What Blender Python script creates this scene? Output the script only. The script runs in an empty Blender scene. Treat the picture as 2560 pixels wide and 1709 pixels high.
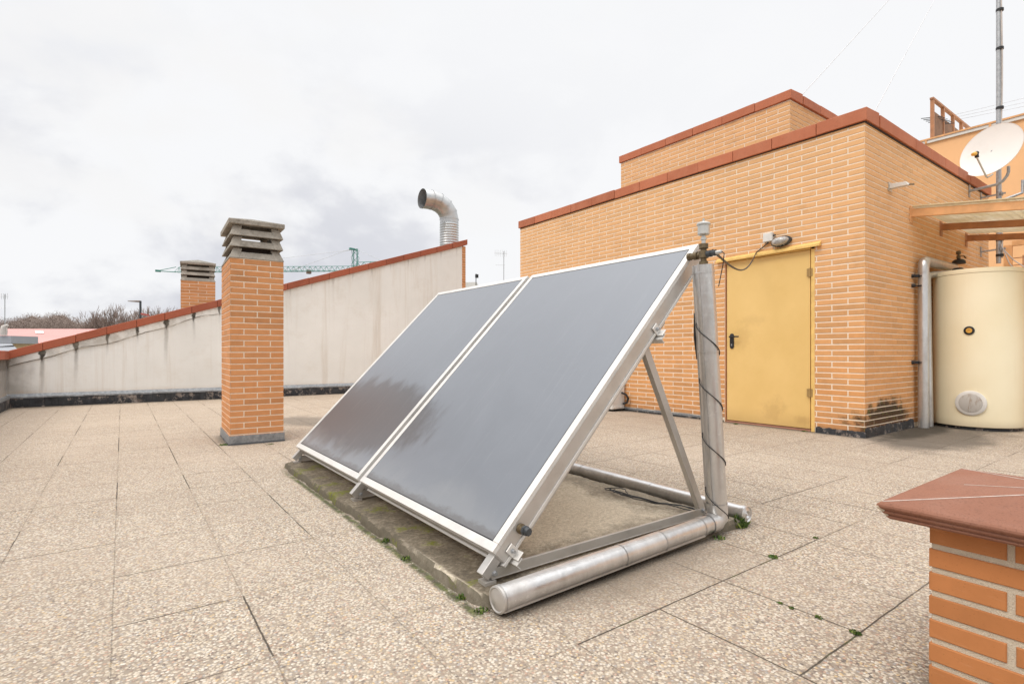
import bpy, math, random
from mathutils import Vector, Matrix, noise
R = math.radians
random.seed(7)
scn = bpy.context.scene
COL = scn.collection

# ------------------------------------------------------------------ frame of reference
# x runs along the plant room's door-wall normal, y along the door wall, z up; eye at the origin
YAW = R(36.1); CA, SA = math.cos(YAW), math.sin(YAW); EYE = 0.9
def W(X, Y, z=0.0):                       # metres right / ahead of the eye -> world
    return (X*CA + Y*SA, -X*SA + Y*CA, z)
def at(px, py, Y):                        # direction seen in the photograph, Y metres ahead
    return W((px-1280.)/1337.*Y, Y, EYE+(880.6-py)/1337.*Y)

# ------------------------------------------------------------------ mesh builder
LOC = {}
class MB:
    def __init__(s): s.v=[]; s.f=[]; s.m=[]; s.sm=[]; s.t=[]
    def face(s, idx, m=0, sm=False, t=0.5): s.f.append(idx); s.m.append(m); s.sm.append(sm); s.t.append(t)
    def poly(s, pts, m=0, t=0.5):
        b=len(s.v); s.v+= [tuple(p) for p in pts]; s.face(list(range(b,b+len(pts))),m,False,t); return s
    def hexa(s, p, m=0, t=0.5):           # p: 4 bottom (ccw), 4 top
        b=len(s.v); s.v+=[tuple(q) for q in p]
        for q in ((3,2,1,0),(4,5,6,7),(0,1,5,4),(1,2,6,5),(2,3,7,6),(3,0,4,7)): s.face([b+i for i in q],m,False,t)
        return s
    def box(s,x0,x1,y0,y1,z0,z1,m=0,t=0.5):
        return s.hexa([(x0,y0,z0),(x1,y0,z0),(x1,y1,z0),(x0,y1,z0),(x0,y0,z1),(x1,y0,z1),(x1,y1,z1),(x0,y1,z1)],m,t)
    def obox(s,c,ax,ay,az,m=0,t=0.5):     # half-axes
        c=Vector(c);ax=Vector(ax);ay=Vector(ay);az=Vector(az)
        return s.hexa([c-ax-ay-az,c+ax-ay-az,c+ax+ay-az,c-ax+ay-az,c-ax-ay+az,c+ax-ay+az,c+ax+ay+az,c-ax+ay+az],m,t)
    def bar(s,p0,p1,w,h,side=(0,1,0),m=0,t=0.5):
        p0=Vector(p0);p1=Vector(p1);d=(p1-p0);n=d.normalized();sd=Vector(side);sd=(sd-n*sd.dot(n)).normalized();up=n.cross(sd)
        return s.obox((p0+p1)/2,d/2,sd*w/2,up*h/2,m,t)
    def tube(s,path,r,n=12,cap=True,m=0,t=0.5,sm=True):
        path=[Vector(p) for p in path]; k=len(path); rs=r if isinstance(r,(list,tuple)) else [r]*k
        b=len(s.v); nrm=None
        for i,p in enumerate(path):
            if i==0: d=path[1]-p
            elif i==k-1: d=p-path[i-1]
            else: d=(path[i+1]-p).normalized()+(p-path[i-1]).normalized()
            d.normalize()
            if nrm is None:
                nrm=Vector((0,0,1)) if abs(d.z)<.9 else Vector((1,0,0))
            nrm=(nrm-d*nrm.dot(d)).normalized(); bn=d.cross(nrm)
            for j in range(n):
                a=2*math.pi*j/n; s.v.append(tuple(p+(nrm*math.cos(a)+bn*math.sin(a))*rs[i]))
        for i in range(k-1):
            for j in range(n):
                j2=(j+1)%n; s.face([b+i*n+j,b+i*n+j2,b+(i+1)*n+j2,b+(i+1)*n+j],m,sm,t)
        if cap:
            s.face([b+j for j in range(n)][::-1],m,False,t); s.face([b+(k-1)*n+j for j in range(n)],m,False,t)
        return s
    def lathe(s,base,axis,prof,n=24,m=0,t=0.5):  # prof: (r, h)
        base=Vector(base);ax=Vector(axis).normalized()
        u=Vector((0,0,1)) if abs(ax.z)<.9 else Vector((1,0,0)); u=(u-ax*u.dot(ax)).normalized(); w=ax.cross(u); b=len(s.v)
        for r,h in prof:
            for j in range(n):
                a=2*math.pi*j/n; s.v.append(tuple(base+ax*h+(u*math.cos(a)+w*math.sin(a))*max(r,1e-4)))
        for i in range(len(prof)-1):
            for j in range(n):
                j2=(j+1)%n; s.face([b+i*n+j,b+i*n+j2,b+(i+1)*n+j2,b+(i+1)*n+j],m,True,t)
        return s
    def bricks(s,O,D,N,L,z0,z1,pitch,bl,joint=.011,phase=0,holes=(),proud=.004,t0=.0,jit=.0008,mt=0,half0=True,end=0.0,z_of=None):
        O=Vector(O);D=Vector(D).normalized();N=Vector(N).normalized(); rows=int(math.ceil((z1-z0)/pitch))
        for r in range(rows):
            za=z0+r*pitch+joint*.5; zb=min(z0+(r+1)*pitch-joint*.5,z1)
            if zb-za<.008: continue
            st=-(bl*.5 if (r+phase)%2 else 0.0) - (0 if half0 else bl*.25)
            k=0
            while st+k*bl < L:
                a=max(st+k*bl+joint*.5,0.0); b=min(st+(k+1)*bl-joint*.5,L+end); k+=1
                if st+k*bl>L-joint: b=L+end
                if st+(k-1)*bl<0: a=0.0
                if b-a<.012: continue
                segs=[(a,b)]
                for (h0,h1,hz0,hz1) in holes:
                    if zb>hz0 and za<hz1:
                        ns=[]
                        for (c,d) in segs:
                            if d<=h0 or c>=h1: ns.append((c,d)); continue
                            if h0-c>.01: ns.append((c,h0))
                            if d-h1>.01: ns.append((h1,d))
                        segs=ns
                for (c,d) in segs:
                    pr=proud+random.uniform(-jit,jit); tt=random.random(); e=random.uniform(-.0009,.0009)
                    q=[]
                    for (dd,zz) in ((c,za+e),(d,za+e),(d,zb+e),(c,zb+e)):
                        q.append(O+D*dd+Vector((0,0,zz)))
                    bb=len(s.v); ch=min(.0022,pr*.6)
                    inn=[(c+ch,za+ch),(d-ch,za+ch),(d-ch,zb-ch),(c+ch,zb-ch)]
                    mid=[(c,za),(d,za),(d,zb),(c,zb)]
                    for p in q: s.v.append(tuple(p-N*.002))
                    for (dd,zz) in mid: s.v.append(tuple(O+D*dd+Vector((0,0,zz+e))+N*(pr-ch)))
                    for (dd,zz) in inn: s.v.append(tuple(O+D*dd+Vector((0,0,zz+e))+N*pr))
                    for i in range(4):
                        j=(i+1)%4
                        s.face([bb+i,bb+j,bb+4+j,bb+4+i],mt,False,tt); s.face([bb+4+i,bb+4+j,bb+8+j,bb+8+i],mt,False,tt)
                    s.face([bb+8,bb+9,bb+10,bb+11],mt,False,tt)
        return s
    def build(s,name,mats,parent=None,loc=None,bevel=0.0,seg=2,label=None,solid=0.0,subsurf=0):
        if parent is not None: o0=LOC[parent.name]
        else: o0=Vector(loc) if loc is not None else Vector((0,0,0))
        me=bpy.data.meshes.new(name)
        me.from_pydata([tuple(Vector(p)-o0) for p in s.v],[],s.f); me.update()
        if not isinstance(mats,(list,tuple)): mats=[mats]
        for mm in mats: me.materials.append(mm)
        me.polygons.foreach_set('material_index',s.m); me.polygons.foreach_set('use_smooth',s.sm)
        at_=me.attributes.new('tint','FLOAT','FACE'); at_.data.foreach_set('value',s.t)
        if any(s.sm): me.set_sharp_from_angle(angle=R(42))
        o=bpy.data.objects.new(name,me); COL.objects.link(o)
        if parent is not None: o.parent=parent
        else: o.location=o0
        LOC[o.name]=o0
        if bevel>0:
            b=o.modifiers.new('bevel','BEVEL'); b.width=bevel; b.segments=seg; b.limit_method='ANGLE'; b.angle_limit=R(40)
        if solid:
            b=o.modifiers.new('solid','SOLIDIFY'); b.thickness=solid; b.offset=0
        if label: o['label']=label
        return o
def thing(name,label,cat,loc,group=None):
    o=bpy.data.objects.new(name,None); COL.objects.link(o); o.location=loc; o.empty_display_size=.1
    LOC[o.name]=Vector(loc); return tag(o,label,cat,group)
def tag(o,label,cat,group=None,kind=None):
    if label: o['label']=label
    if cat: o['category']=cat
    if group: o['group']=group
    if kind: o['kind']=kind
    return o
def struct(o): o['kind']='structure'; return o
def copy_tree(o,loc,label=None,scale=None,rz=None):
    c=o.copy(); COL.objects.link(c); c.location=loc
    if label: c['label']=label
    if scale: c.scale=scale
    if rz is not None: c.rotation_euler=(0,0,rz)
    for ch in o.children:
        d=ch.copy(); COL.objects.link(d); d.parent=c
    return c

# ------------------------------------------------------------------ materials
class NT:
    def __init__(s,name):
        s.mat=bpy.data.materials.new(name); s.mat.use_nodes=True; s.t=s.mat.node_tree; s.t.nodes.clear()
        s.out=s.n('ShaderNodeOutputMaterial'); s.p=s.n('ShaderNodeBsdfPrincipled'); s.l(s.p.outputs[0],s.out.inputs[0])
        s.tc=s.n('ShaderNodeNewGeometry')
        s.pos=s.tc.outputs['Position']
    def n(s,typ,**k):
        nd=s.t.nodes.new(typ)
        for a,b in k.items(): setattr(nd,a,b)
        return nd
    def l(s,a,b): s.t.links.new(a,b)
    def put(s,sock,v):
        if hasattr(v,'links') or isinstance(v,bpy.types.NodeSocket): s.l(v,sock)
        else: sock.default_value=v
    def math(s,op,a,b=0.0,c=0.0,clamp=False):
        nd=s.n('ShaderNodeMath',operation=op,use_clamp=clamp)
        s.put(nd.inputs[0],a); s.put(nd.inputs[1],b); s.put(nd.inputs[2],c); return nd.outputs[0]
    def mix(s,f,a,b,typ='MIX'):
        nd=s.n('ShaderNodeMix',data_type='RGBA',blend_type=typ,clamp_factor=True)
        s.put(nd.inputs['Factor'],f)
        A=[i for i in nd.inputs if i.name=='A' and i.type=='RGBA'][0];B=[i for i in nd.inputs if i.name=='B' and i.type=='RGBA'][0]
        s.put(A,a if not isinstance(a,tuple) else a+(1,)*(4-len(a))); s.put(B,b if not isinstance(b,tuple) else b+(1,)*(4-len(b)))
        return [o for o in nd.outputs if o.type=='RGBA'][0]
    def map(s,vec,scale=(1,1,1),loc=(0,0,0),rot=(0,0,0)):
        nd=s.n('ShaderNodeMapping'); s.l(vec,nd.inputs[0]); nd.inputs['Location'].default_value=loc; nd.inputs['Rotation'].default_value=rot; nd.inputs['Scale'].default_value=scale; return nd.outputs[0]
    def noise(s,scale,detail=4,rough=.55,vec=None,dist=0):
        nd=s.n('ShaderNodeTexNoise'); s.l(vec if vec is not None else s.pos,nd.inputs['Vector']); nd.inputs['Scale'].default_value=scale; nd.inputs['Detail'].default_value=detail; nd.inputs['Roughness'].default_value=rough; nd.inputs['Distortion'].default_value=dist; return nd.outputs[0]
    def ramp(s,f,stops,interp='LINEAR'):
        nd=s.n('ShaderNodeValToRGB'); cr=nd.color_ramp; cr.interpolation=interp
        while len(cr.elements)<len(stops): cr.elements.new(.5)
        for e,(p,c) in zip(cr.elements,stops):
            e.position=p; e.color=(c,c,c,1) if isinstance(c,(int,float)) else tuple(c)+(1,)*(4-len(c))
        s.l(f,nd.inputs[0]); return nd.outputs[0]
    def sm(s,v,a,b):     # smoothstep
        nd=s.n('ShaderNodeMapRange',interpolation_type='SMOOTHSTEP'); s.put(nd.inputs[0],v); nd.inputs[1].default_value=a; nd.inputs[2].default_value=b; return nd.outputs[0]
    def bump(s,h,strength=.3,dist=.002,prev=None):
        nd=s.n('ShaderNodeBump'); nd.inputs['Strength'].default_value=strength; nd.inputs['Distance'].default_value=dist; s.l(h,nd.inputs['Height'])
        if prev is not None: s.l(prev,nd.inputs['Normal'])
        return nd.outputs[0]
    def attr(s,name='tint'):
        nd=s.n('ShaderNodeAttribute',attribute_name=name); return nd.outputs['Fac']
    def xyz(s,vec=None):
        nd=s.n('ShaderNodeSeparateXYZ'); s.l(vec if vec is not None else s.pos,nd.inputs[0]); return nd.outputs
    def set(s,col=None,rough=None,metal=None,normal=None,spec=None,coat=None,coatr=None):
        p=s.p
        if col is not None: s.put(p.inputs['Base Color'],col+(1,) if isinstance(col,tuple) and len(col)==3 else col)
        if rough is not None: s.put(p.inputs['Roughness'],rough)
        if metal is not None: s.put(p.inputs['Metallic'],metal)
        if normal is not None: s.l(normal,p.inputs['Normal'])
        if spec is not None: p.inputs['Specular IOR Level'].default_value=spec
        if coat is not None: p.inputs['Coat Weight'].default_value=coat
        if coatr is not None: p.inputs['Coat Roughness'].default_value=coatr
        return s.mat
def simple(name,c,rough=.6,metal=0.0,var=.12,scale=9,bump=.15,bscale=60,dirt=None):
    k=NT(name); n=k.noise(scale,5,.6)
    dark=tuple(x*(1-var) for x in c); lite=tuple(min(1,x*(1+var)) for x in c)
    col=k.ramp(n,[(.3,dark),(.7,lite)])
    if dirt:
        d=k.sm(k.noise(3.1,6,.65),.5,.72); col=k.mix(k.math('MULTIPLY',d,dirt[1]),col,dirt[0])
    nb=k.noise(bscale,3,.6)
    return k.set(col,k.ramp(n,[(.3,max(0,rough-.07)),(.7,min(1,rough+.07))]),metal,k.bump(nb,bump,.002),spec=.4)

def brick_mat(name,base,shift=.1,top=None):
    k=NT(name); t=k.attr()
    c=k.ramp(t,[(0,tuple(x*(1-shift*1.3) for x in base)),(.35,base),(.7,tuple(min(1,x*(1+shift*.7)) for x in base)),(1,(base[0]*1.0,base[1]*.92,base[2]*.82))])
    n=k.noise(14,6,.65); c=k.mix(.35,c,k.ramp(n,[(.3,tuple(x*.72 for x in base)),(.72,tuple(min(1,x*1.2) for x in base))]))
    big=k.noise(.9,3,.5); c=k.mix(k.math('MULTIPLY',k.sm(big,.42,.7),.22),c,tuple(min(1,x*1.28) for x in base))
    if top:   # paler upper courses
        z=k.xyz()[2]; c=k.mix(k.math('MULTIPLY',k.sm(z,.3,3.2),.85),c,k.mix(.55,c,top))
    gr=k.sm(k.noise(2.6,6,.75),.52,.74); c=k.mix(k.math('MULTIPLY',gr,.28),c,tuple(x*.62 for x in base))
    sp=k.sm(k.noise(160,2,.5),.66,.74); c=k.mix(k.math('MULTIPLY',sp,.35),c,tuple(x*.5 for x in base))
    return k,c,n
def finish_brick(k,c,n):
    return k.set(c,.78,0,k.bump(k.noise(220,3,.6),.25,.0012),spec=.25)
BR=(.60,.275,.115)
k,c,n=brick_mat('orange_chimney_brick',BR,.18); M_brick_ch=finish_brick(k,c,n)
k,c,n=brick_mat('orange_wall_brick',(.66,.33,.135),.16,top=(.82,.53,.28))
# soot and damp low on the outer corner of the door wall
X,Y_,Z=k.xyz()
nz=k.noise(7,6,.7)
def blob(k,X,Y,Z,cx,cy,cz,rx,ry,rz):
    a=k.math('POWER',k.math('DIVIDE',k.math('SUBTRACT',X,cx),rx),2); b=k.math('POWER',k.math('DIVIDE',k.math('SUBTRACT',Y,cy),ry),2); d=k.math('POWER',k.math('DIVIDE',k.math('SUBTRACT',Z,cz),rz),2)
    return k.math('SUBTRACT',1.0,k.math('SQRT',k.math('ADD',k.math('ADD',a,b),d)))
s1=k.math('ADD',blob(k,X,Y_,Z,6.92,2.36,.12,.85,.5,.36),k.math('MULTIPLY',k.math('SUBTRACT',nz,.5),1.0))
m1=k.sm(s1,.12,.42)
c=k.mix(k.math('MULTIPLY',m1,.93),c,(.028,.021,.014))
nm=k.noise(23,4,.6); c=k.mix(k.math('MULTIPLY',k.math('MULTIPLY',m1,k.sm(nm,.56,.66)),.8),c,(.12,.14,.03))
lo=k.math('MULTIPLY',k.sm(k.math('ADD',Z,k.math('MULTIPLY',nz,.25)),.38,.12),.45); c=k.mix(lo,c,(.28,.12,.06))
M_brick_wall=finish_brick(k,c,n)
k,c,n=brick_mat('near_pillar_brick',(.475,.192,.070),.13)
sc=k.noise(9,6,.7,vec=k.map(k.pos,(1,1,9))); c=k.mix(k.math('MULTIPLY',k.sm(sc,.60,.75),.25),c,(.72,.42,.24))
M_brick_near=finish_brick(k,c,n)

def mortar(name,c,b=.6):
    k=NT(name); n=k.noise(180 if b<.9 else 300,4,.75); n2=k.noise(6,4,.6)
    col=k.ramp(n,[(.28,tuple(x*.45 for x in c)),(.42,c),(.75,tuple(min(1,x*1.1) for x in c))]); col=k.mix(k.math('MULTIPLY',k.sm(n2,.45,.75),.3),col,tuple(x*.7 for x in c))
    return k.set(col,.9,0,k.bump(n,b,.002 if b<.9 else .005),spec=.2)
M_mortar=mortar('cream_mortar',(.84,.71,.56)); M_mortar_near=mortar('sandy_mortar',(.74,.64,.50),1.0)

def coping_mat(name,c,pit=False):
    k=NT(name); t=k.attr(); n=k.noise(5,6,.65); n2=k.noise(40,5,.6)
    col=k.ramp(t,[(0,tuple(x*.82 for x in c)),(1,tuple(x*1.12 for x in c))]); col=k.mix(k.math('MULTIPLY',k.sm(n,.42,.68),.5),col,(c[0]*1.15,c[1]*1.35,c[2]*1.5))
    col=k.mix(k.math('MULTIPLY',k.sm(n2,.52,.72),.35),col,tuple(x*.6 for x in c))
    if pit:
        sp=k.noise(170,4,.7); col=k.mix(k.math('MULTIPLY',k.sm(sp,.54,.66),.55),col,(.13,.055,.035)); col=k.mix(k.math('MULTIPLY',k.sm(k.noise(240,3,.7),.6,.7),.35),col,(.42,.22,.16)); col=k.mix(k.math('MULTIPLY',k.sm(k.noise(7,6,.75),.5,.7),.35),col,(.20,.10,.075))
        return k.set(col,.82,0,k.bump(sp,.45,.0025),spec=.2)
    return k.set(col,.62,0,k.bump(n2,.25,.003),spec=.35)
M_coping=coping_mat('terracotta_coping',(.47,.150,.072)); M_coping_d=coping_mat('dark_terracotta_coping',(.36,.098,.050)); M_cap=coping_mat('terracotta_pillar_tile',(.27,.122,.078),True)
M_grout=simple('white_grout',(.60,.52,.46),.9,var=.2,scale=60)

# exposed-aggregate paving -------------------------------------------------------------
TX,TY,OX,OY=.388,.484,-.026,.73
k=NT('pebble_paving'); X,Y_,Z=k.xyz()
def peb(scale,seed):
    v=k.n('ShaderNodeTexVoronoi',feature='F1'); v.inputs['Scale'].default_value=scale; v.inputs['Randomness'].default_value=1.0
    k.l(k.map(k.pos,(1,1,.0),(seed,seed*.7,0)),v.inputs['Vector']); return v
v1=peb(118,0.0); wn=k.n('ShaderNodeTexWhiteNoise',noise_dimensions='3D'); k.l(v1.outputs['Color'],wn.inputs['Vector'])
r1=wn.outputs['Value']
col=k.ramp(r1,[(0,(.10,.085,.08)),(.03,(.17,.13,.115)),(.07,(.26,.18,.14)),(.15,(.38,.28,.21)),(.2,(.50,.41,.31)),(.4,(.60,.52,.42)),(.6,(.68,.61,.51)),(.78,(.76,.71,.63)),(.85,(.62,.45,.25)),(.89,(.50,.31,.23)),(.93,(.38,.36,.35)),(1,(.84,.81,.75))],'CONSTANT')
hgt=k.math('SUBTRACT',1.0,k.math('POWER',k.math('MULTIPLY',v1.outputs['Distance'],1.25),2.0))
edge=k.sm(hgt,.20,.66)
col=k.mix(edge,(.27,.225,.18),col)
fine=k.noise(420,3,.6); col=k.mix(.14,col,k.ramp(fine,[(.3,(.36,.30,.25)),(.7,(.70,.62,.53))]))
# tile grid
def cell(C,off,size):
    q=k.math('DIVIDE',k.math('SUBTRACT',C,off),size); idx=k.math('FLOOR',q); fr=k.math('SUBTRACT',q,idx)
    d=k.math('MULTIPLY',k.math('MINIMUM',fr,k.math('SUBTRACT',1.0,fr)),size); rnd=k.math('ROUND',q); return idx,d,rnd
wob=k.math('MULTIPLY',k.math('SUBTRACT',k.noise(9,3,.6),.5),.008)
ix,dx,rx=cell(k.math('ADD',X,wob),OX,TX); iy,dy,ry=cell(k.math('ADD',Y_,wob),OY,TY)
def wn2(a,b,seed):
    w=k.n('ShaderNodeTexWhiteNoise',noise_dimensions='3D'); cb=k.n('ShaderNodeCombineXYZ'); k.put(cb.inputs[0],a); k.put(cb.inputs[1],b); cb.inputs[2].default_value=seed; k.l(cb.outputs[0],w.inputs['Vector']); return w.outputs['Value']
tile=wn2(ix,iy,3.0)
vx=wn2(rx,iy,7.0); vy=wn2(ix,ry,9.0)      # one value for each slab edge: open or closed joint
nj=k.noise(4.5,4,.65); nj2=k.noise(38,3,.6)
def joint(d,v,w0,w1):
    open_=k.sm(k.math('ADD',v,k.math('MULTIPLY',k.math('SUBTRACT',nj,.5),1.1)),.34,.78)
    w=k.math('ADD',w0,k.math('MULTIPLY',open_,w1)); w=k.math('MULTIPLY',w,k.math('ADD',.55,nj2))
    line=k.math('SUBTRACT',1.0,k.sm(k.math('DIVIDE',d,w),.55,1.15)); st=k.math('ADD',.30,k.math('MULTIPLY',open_,.62)); return k.math('MULTIPLY',line,st)
jx=joint(dx,vx,.0019,.0011); jy=joint(dy,vy,.0019,.0011)
jl=k.math('MAXIMUM',jx,jy)
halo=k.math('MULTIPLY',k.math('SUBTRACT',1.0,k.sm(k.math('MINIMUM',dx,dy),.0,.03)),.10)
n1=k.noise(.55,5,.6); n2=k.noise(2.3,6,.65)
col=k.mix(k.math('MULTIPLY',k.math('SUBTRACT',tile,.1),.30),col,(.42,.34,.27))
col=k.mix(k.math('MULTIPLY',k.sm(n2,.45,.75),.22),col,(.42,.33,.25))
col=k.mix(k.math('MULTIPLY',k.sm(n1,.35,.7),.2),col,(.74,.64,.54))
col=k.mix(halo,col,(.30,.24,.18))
warm=k.sm(Y_,3.0,9.0); col=k.mix(k.math('MULTIPLY',warm,.16),col,(.70,.52,.37),'MIX')
def stain_shade(cx,cy,rx_,ry_,a,b,amt,c2=(.14,.12,.10)):
    global col
    q=k.math('ADD',blob(k,X,Y_,Z,cx,cy,0,rx_,ry_,50.),k.math('MULTIPLY',k.math('SUBTRACT',n2,.5),1.1)); col=k.mix(k.math('MULTIPLY',k.sm(q,a,b),amt),col,c2)
stain_shade(1.95,7.3,.55,.8,.1,.6,.6); stain_shade(2.2,7.0,.30,.22,.2,.6,.6); stain_shade(7.0,1.85,1.6,.55,.05,.6,.80,(.14,.125,.105)); stain_shade(7.4,2.2,1.4,.25,.0,.5,.9,(.07,.062,.05)); stain_shade(6.2,2.0,.6,.6,.1,.8,.4)
pe=k.math('SUBTRACT',1.0,k.sm(k.math('ABSOLUTE',k.math('SUBTRACT',X,k.math('ADD',.993,k.math('MULTIPLY',k.math('SUBTRACT',n2,.5),.05)))),.004,.030)); pe=k.math('MULTIPLY',pe,k.math('MULTIPLY',k.sm(Y_,1.50,1.58),k.sm(Y_,4.5,3.9))); pe=k.math('MULTIPLY',pe,k.sm(k.noise(14,4,.7),.30,.5)); col=k.mix(k.math('MULTIPLY',pe,.9),col,k.ramp(k.noise(20,4,.7),[(.35,(.05,.04,.028)),(.5,(.055,.07,.015)),(.62,(.12,.15,.03)),(.72,(.16,.07,.03))]))
stain_shade(1.06,6.12,.46,.56,.18,.55,.5,(.13,.11,.08)); wl=k.math('MULTIPLY',k.sm(k.math('ADD',X,k.math('MULTIPLY',n2,.08)),6.20,6.36),k.sm(Y_,2.2,2.4)); wl=k.math('MAXIMUM',wl,k.sm(k.math('ADD',Y_,k.math('MULTIPLY',n2,.1)),11.45,11.75)); col=k.mix(k.math('MULTIPLY',wl,.6),col,(.12,.10,.08))  # contact shade painted at the chimney, wall and parapet feet
stain_shade(5.6,4.6,1.6,2.2,.1,.9,.18,(.30,.23,.17)); stain_shade(1.6,1.45,1.0,.14,.0,.7,.45,(.22,.18,.14)); stain_shade(1.8,1.38,1.0,.25,.0,.9,.25,(.22,.18,.14))  # last two calls paint the floor pipe's soft shadow on the paving
mossn=k.sm(k.noise(5.2,3,.6),.56,.68)
jc=k.mix(mossn,(.075,.062,.048),(.07,.085,.02))
col=k.mix(jl,col,jc)
h=k.math('SUBTRACT',k.math('MULTIPLY',hgt,edge),k.math('MULTIPLY',jl,2.2))
col=k.mix(1.0,col,(.885,.862,.825),'MULTIPLY')
ao=k.n('ShaderNodeAmbientOcclusion',samples=8); ao.inputs['Distance'].default_value=.16; contact_shade=k.math('MULTIPLY',k.sm(ao.outputs['AO'],.92,.35),k.math('ADD',.35,n2)); col=k.mix(contact_shade,col,(.085,.07,.052))  # occlusion darkens the paving colour as painted contact shade
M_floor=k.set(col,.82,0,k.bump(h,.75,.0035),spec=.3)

# stained lime render ------------------------------------------------------------------
k=NT('stained_cream_render'); X,Y_,Z=k.xyz(); PX0=-1.513
S=k.math('SUBTRACT',X,PX0)
base=k.ramp(k.noise(.8,5,.6),[(.3,(.78,.77,.73)),(.7,(.88,.87,.835))])
zt=k.math('ADD',.93,k.math('MULTIPLY',S,.330)); below=k.math('SUBTRACT',zt,Z)
vn=k.noise(1.0,6,.7,vec=k.map(k.pos,(3.2,3.2,.16)),dist=.4); vn2=k.noise(1.0,5,.7,vec=k.map(k.pos,(14,14,.35)))
base=k.mix(k.math('MULTIPLY',k.sm(vn,.50,.72),.35),base,(.50,.39,.27))
base=k.mix(k.math('MULTIPLY',k.sm(vn2,.60,.75),.10),base,(.45,.41,.36)); base=k.mix(k.math('MULTIPLY',k.sm(k.noise(2.1,6,.7),.5,.72),.22),base,(.62,.55,.46))
q=k.math('DIVIDE',k.math('ADD',S,k.math('MULTIPLY',k.math('SUBTRACT',k.noise(3,2,.5),.5),.06)),.435); fr=k.math('SUBTRACT',q,k.math('ROUND',q)); dj=k.math('MULTIPLY',k.math('ABSOLUTE',fr),.435)
rj=wn2(k.math('ROUND',q),1.0,2.0)
fade=k.sm(S,4.6,1.0)      # strongest low down on the left
w=k.math('ADD',.012,k.math('MULTIPLY',rj,.026))
ln=k.math('SUBTRACT',1.0,k.sm(k.math('DIVIDE',dj,w),.25,1.3))
lenf=k.math('SUBTRACT',1.0,k.sm(k.math('DIVIDE',below,k.math('ADD',.25,k.math('MULTIPLY',rj,1.0))),.1,1.0))
st=k.math('MULTIPLY',k.math('MULTIPLY',ln,lenf),k.math('ADD',.06,k.math('MULTIPLY',fade,.55)))
st=k.math('MULTIPLY',st,k.math('ADD',.5,k.noise(12,4,.7)))
base=k.mix(st,base,(.13,.115,.10))
djn=k.math('ABSOLUTE',k.math('ADD',k.math('MULTIPLY',fr,.435),k.math('MULTIPLY',k.math('SUBTRACT',k.noise(9,4,.7),.5),.09)))
kn=k.math('SUBTRACT',1.0,k.sm(k.math('ADD',k.math('DIVIDE',djn,k.math('ADD',.018,k.math('MULTIPLY',rj,.035))),k.math('DIVIDE',k.math('ABSOLUTE',k.math('SUBTRACT',below,.18)),.15)),.5,1.25))
kn=k.math('MULTIPLY',kn,k.math('MULTIPLY',k.math('ADD',.12,k.math('MULTIPLY',fade,1.5)),k.math('ADD',.45,k.noise(20,4,.7)))); base=k.mix(k.math('MINIMUM',k.math('MULTIPLY',kn,1.2),.95),base,(.035,.03,.022))
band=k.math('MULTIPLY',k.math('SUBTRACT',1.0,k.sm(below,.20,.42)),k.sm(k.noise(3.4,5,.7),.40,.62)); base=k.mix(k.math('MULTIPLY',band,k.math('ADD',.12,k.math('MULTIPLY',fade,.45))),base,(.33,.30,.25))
wb=k.math('ADD',k.math('MULTIPLY',k.math('SINE',k.math('MULTIPLY',S,3.1)),.018),k.math('MULTIPLY',k.math('SINE',k.math('ADD',k.math('MULTIPLY',S,7.3),1.0)),.012))
ll=k.math('SUBTRACT',1.0,k.sm(k.math('ABSOLUTE',k.math('SUBTRACT',k.math('ADD',k.math('ADD',below,wb),k.math('MULTIPLY',k.math('SUBTRACT',k.noise(2.6,4,.6),.5),.10)),.278)),.002,.012)); base=k.mix(k.math('MULTIPLY',ll,k.math('MULTIPLY',k.math('MULTIPLY',k.sm(S,4.0,2.5),.85),k.sm(k.noise(2.2,4,.7),.35,.6))),base,(.16,.14,.12))
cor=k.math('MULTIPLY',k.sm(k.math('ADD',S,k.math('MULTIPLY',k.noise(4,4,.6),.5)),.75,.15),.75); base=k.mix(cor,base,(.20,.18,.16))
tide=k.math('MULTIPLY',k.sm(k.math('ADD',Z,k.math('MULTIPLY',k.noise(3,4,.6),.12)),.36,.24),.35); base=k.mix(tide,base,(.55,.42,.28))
M_render=k.set(base,.85,0,k.bump(k.noise(45,5,.65),.2,.004),spec=.25)

k=NT('zinc_flashing'); n=k.noise(26,5,.65); M_zinc=k.set(k.ramp(n,[(.3,(.19,.20,.21)),(.55,(.30,.31,.32)),(.75,(.42,.43,.43))]),.55,.45,k.bump(k.noise(9,3,.5),.25,.01))
k=NT('peeling_bitumen'); n=k.noise(8,6,.7); X,Y_,Z=k.xyz(); pl=k.sm(k.noise(6.5,6,.8),.53,.58)
M_bit=k.set(k.mix(k.math('MULTIPLY',pl,.9),k.ramp(n,[(.3,(.012,.013,.016)),(.7,(.05,.052,.058))]),k.ramp(n,[(.35,(.16,.12,.10)),(.6,(.36,.31,.27))])),.6,0,k.bump(k.noise(18,5,.7),.6,.012))

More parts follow.
